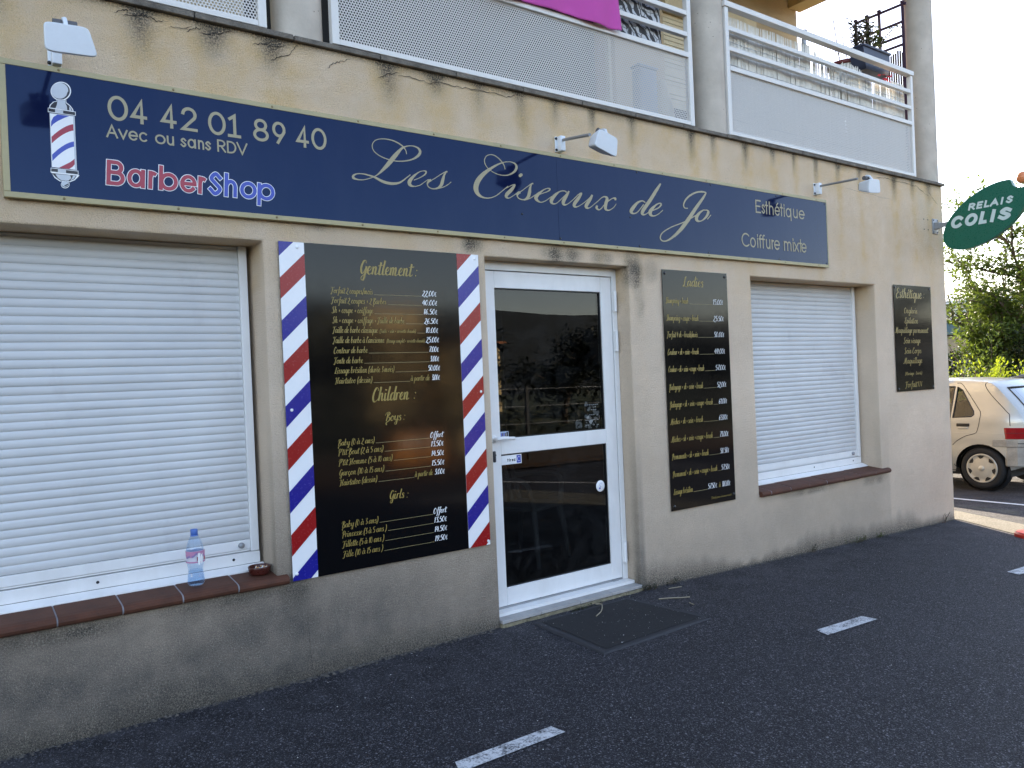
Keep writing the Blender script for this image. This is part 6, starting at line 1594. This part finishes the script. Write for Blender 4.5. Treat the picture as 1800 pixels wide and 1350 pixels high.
# white house beyond, mostly hidden
def house(label, cx, cy, w_, d_, h, rot, wallm, roofm, ridge, wins=()):
    t_ = thing('house', label, 'house', (cx, cy, gz(cx)), R(rot))
    mb = MB(); mb.box(-w_/2, w_/2, -d_/2, d_/2, -.3, h)
    mb.add([(-w_/2, -d_/2, h), (-w_/2, d_/2, h), (-w_/2, 0, h+ridge)], [(0, 1, 2)]); mb.add([(w_/2, -d_/2, h), (w_/2, d_/2, h), (w_/2, 0, h+ridge)], [(2, 1, 0)])
    o = obj('wall', mb, MT[wallm]); o.parent = t_
    mb = MB(); e = .25
    for sg_ in (1, -1):
        y0 = sg_*(d_/2+e); z0 = h-ridge*e/(d_/2)
        v = [(-w_/2-e, y0, z0+.02), (w_/2+e, y0, z0+.02), (w_/2+e, 0, h+ridge+.02), (-w_/2-e, 0, h+ridge+.02)]
        mb.add(v+[(p[0], p[1], p[2]+.12) for p in v], [(0, 1, 2, 3), (7, 6, 5, 4), (0, 4, 5, 1), (1, 5, 6, 2), (3, 2, 6, 7), (0, 3, 7, 4)])
    o = flip_normals(obj('roof', mb, MT[roofm])); o.parent = t_
    for (side, u, z, a, b) in wins:
        mb = MB(); fr = MB()
        yy = d_/2*side
        s0, s1 = sorted((yy+side*.02, yy-side*.08)); mb.box(u-a/2, u+a/2, s0, s1, z, z+b)
        f0, f1 = sorted((yy+side*.05, yy+side*.0))
        for q in ((u-a/2-.07, u-a/2, z-.07, z+b+.07), (u+a/2, u+a/2+.07, z-.07, z+b+.07), (u-a/2, u+a/2, z-.07, z), (u-a/2, u+a/2, z+b, z+b+.07), (u-.025, u+.025, z, z+b)): fr.box(q[0], q[1], f0, f1, q[2], q[3])
        o = obj('window', fr, MT['white']); o.parent = t_; o2 = obj('pane', mb, MT['darkgrey']); o2.parent = o
    return t_
house('white house with plain end wall half hidden by the trees behind the cars', 31.5, 13.9, 9.0, 7.0, 4.15, -54, 'housewhite', 'housewhite', .4)
sh = thing('shed', 'small shelter with teal metal roof beside the building corner, mostly hidden', 'shed', (17.1, 6.4, gz(17)), R(-36))
mb = MB(); mb.box(-1.2, 1.0, -1.0, 1.0, 0, 2.38); o = obj('wall', mb, MT['housewhite']); o.parent = sh
mb = MB(); v = [(-1.4, -1.15, 2.4), (1.3, -1.15, 2.4), (1.3, 1.15, 2.4), (-1.4, 1.15, 2.4)]; mb.add(v+[(-.1, 0, 3.1)], [(3, 2, 1, 0), (0, 1, 4), (1, 2, 4), (2, 3, 4), (3, 0, 4)]); o = obj('roof', mb, MT['teal']); o.parent = sh

# ---------------------------------------------------------------- across the car park (seen in the glass and in the glossy boards)
house('sunlit tall cream house across the car park, reflected in the gentlemen board', 15.0, -33, 2.9, 7, 5.3, 0, 'housecream', 'housecream', .3, ())
house('sunlit low cream house with two windows across the car park, reflected in the door glass', 19.3, -33, 3.8, 7, 3.7, 0, 'housecream', 'rooftile', .25, ((1, 1.25, 2.1, .7, 1.2), (1, -.6, 2.1, .7, 1.2)))
REF = [(3, -17, 5.0), (6.0, -19, 4.2), (15.8, -18, 4.4), (20, -20, 5.0), (25, -19, 5.2), (31, -20, 6.5), (37.5, -21, 8.0), (44, -21, 8.0), (51, -23, 9.0), (-4, -17, 6), (-12, -18, 6.5)]
names = ['first', 'second', 'third', 'fourth', 'fifth', 'sixth', 'seventh', 'eighth', 'ninth', 'tenth', 'eleventh']
for k, (x, y, h) in enumerate(REF):
    tree('broadleaf_tree', 'tree across the car park, %s one, only seen as a reflection in the shop glass' % names[k], (x, y, gz(x)+.1), 60+k, h, .85, 2600, .26, 'leaf_far', .13, 3, group='trees across the car park')
mb = MB(); rr = random.Random(9)
for k in range(12000):
    x = rr.uniform(-20, 48) if k % 5 else rr.uniform(5, 10.5); p = Vector((x, -14.6+rr.gauss(0, .35), gz(x)+abs(rr.uniform(0, 1))**.8*(2.05+.2*fb((x, 0, 0), .8)+(1.0 if 5.0 < x < 10.5 else 0)))); leafquad(mb, p, Vector((rr.gauss(0, 1), rr.gauss(.3, 1), rr.gauss(0, .7))), Vector((0, 0, 1)), .26, .15)
tag(obj('far_hedge', mb, MT['leaf_far']), 'long dark hedge across the car park, seen only as a reflection', kind='stuff')
mb = MB()
for k in range(2600):
    x = rr.uniform(-10, 34); p = Vector((x, -7.35+rr.gauss(0, .16), gz(x)+.035+abs(rr.gauss(0, .03)))); leafquad(mb, p, Vector((rr.gauss(0, 1), rr.gauss(0, 1), rr.gauss(.2, .4))), Vector((0, 0, 1)), rr.uniform(.05, .11), rr.uniform(.03, .06))
tag(obj('fallen_leaves', mb, MT['leaf_autumn']), 'fallen brown leaves along the far kerb of the car park', kind='stuff')
ob = thing('added_barrier', 'low orange barrier added across the car park for its warm reflection in the price board', 'barrier', (5.15, -10.2, gz(5)+.03), R(4))  # barrier added to throw a warm glow into the price board
mb = MB(); mb.prism([(-.62, 0), (.62, 0), (.56, .10), (.50, .58), (-.50, .58), (-.56, .10)], lambda u, v, d: (u, d, v), -.10, .10); o = flip_normals(obj('barrier_body', mb, plain('orange_plastic', (.80, .30, .03), .5))); o.parent = ob; bevel(o, .02)
mb = MB(); mb.box(-.42, .42, .101, .108, .36, .46); o = obj('reflective_strip', mb, MT['white_v']); o.parent = ob
kb = thing('added_bin', 'small cream bin added across the car park for its pale reflection in the price board', 'bin', (7.0, -11.2, gz(7)+.03), R(-6))  # bin added for a second, paler glow in the price board
mb = MB(); mb.rbox(-.24, .24, -.2, .2, 0, .44, .02); o = obj('bin_body', mb, MT['housecream']); o.parent = kb
mb = MB(); mb.rbox(-.27, .27, -.23, .23, .441, .52, .03); o = obj('lid', mb, MT['housecream']); o.parent = kb
fe = thing('wire_fence', 'thin wire fence on dark posts across the car park, seen in the door glass', 'fence', (10, -8.6, gz(10)))
for k in range(15):
    mb = MB(); x = -6+k*2.6; mb.box(x-.03, x+.03, -8.63, -8.57, gz(x), gz(x)+1.5); obj('post', mb, MT['trim'], fe)
mb = MB()
for zz in (.35, .75, 1.1, 1.45): mb.tube([(-6+k*2.6, -8.6, gz(-6+k*2.6)+zz) for k in range(15)], .006, 4)
obj('wire', mb, MT['grey'], fe)
xs_ = [-520+20*i for i in range(70)]
def hz(x, y):
    t_ = max(0, min(1, (-y-90)/260)); return -1+(41+6*fb((x*.004, 1, 0), 1)+4*fb((x*.013, 2, 0), 1)+1.6*fb((x*.05, 3, 0), 1))*t_**1.3
sheet('hills', xs_, [-420, -380, -350, -320, -290, -250, -210, -170, -130, -90], hz, MT['hill'])
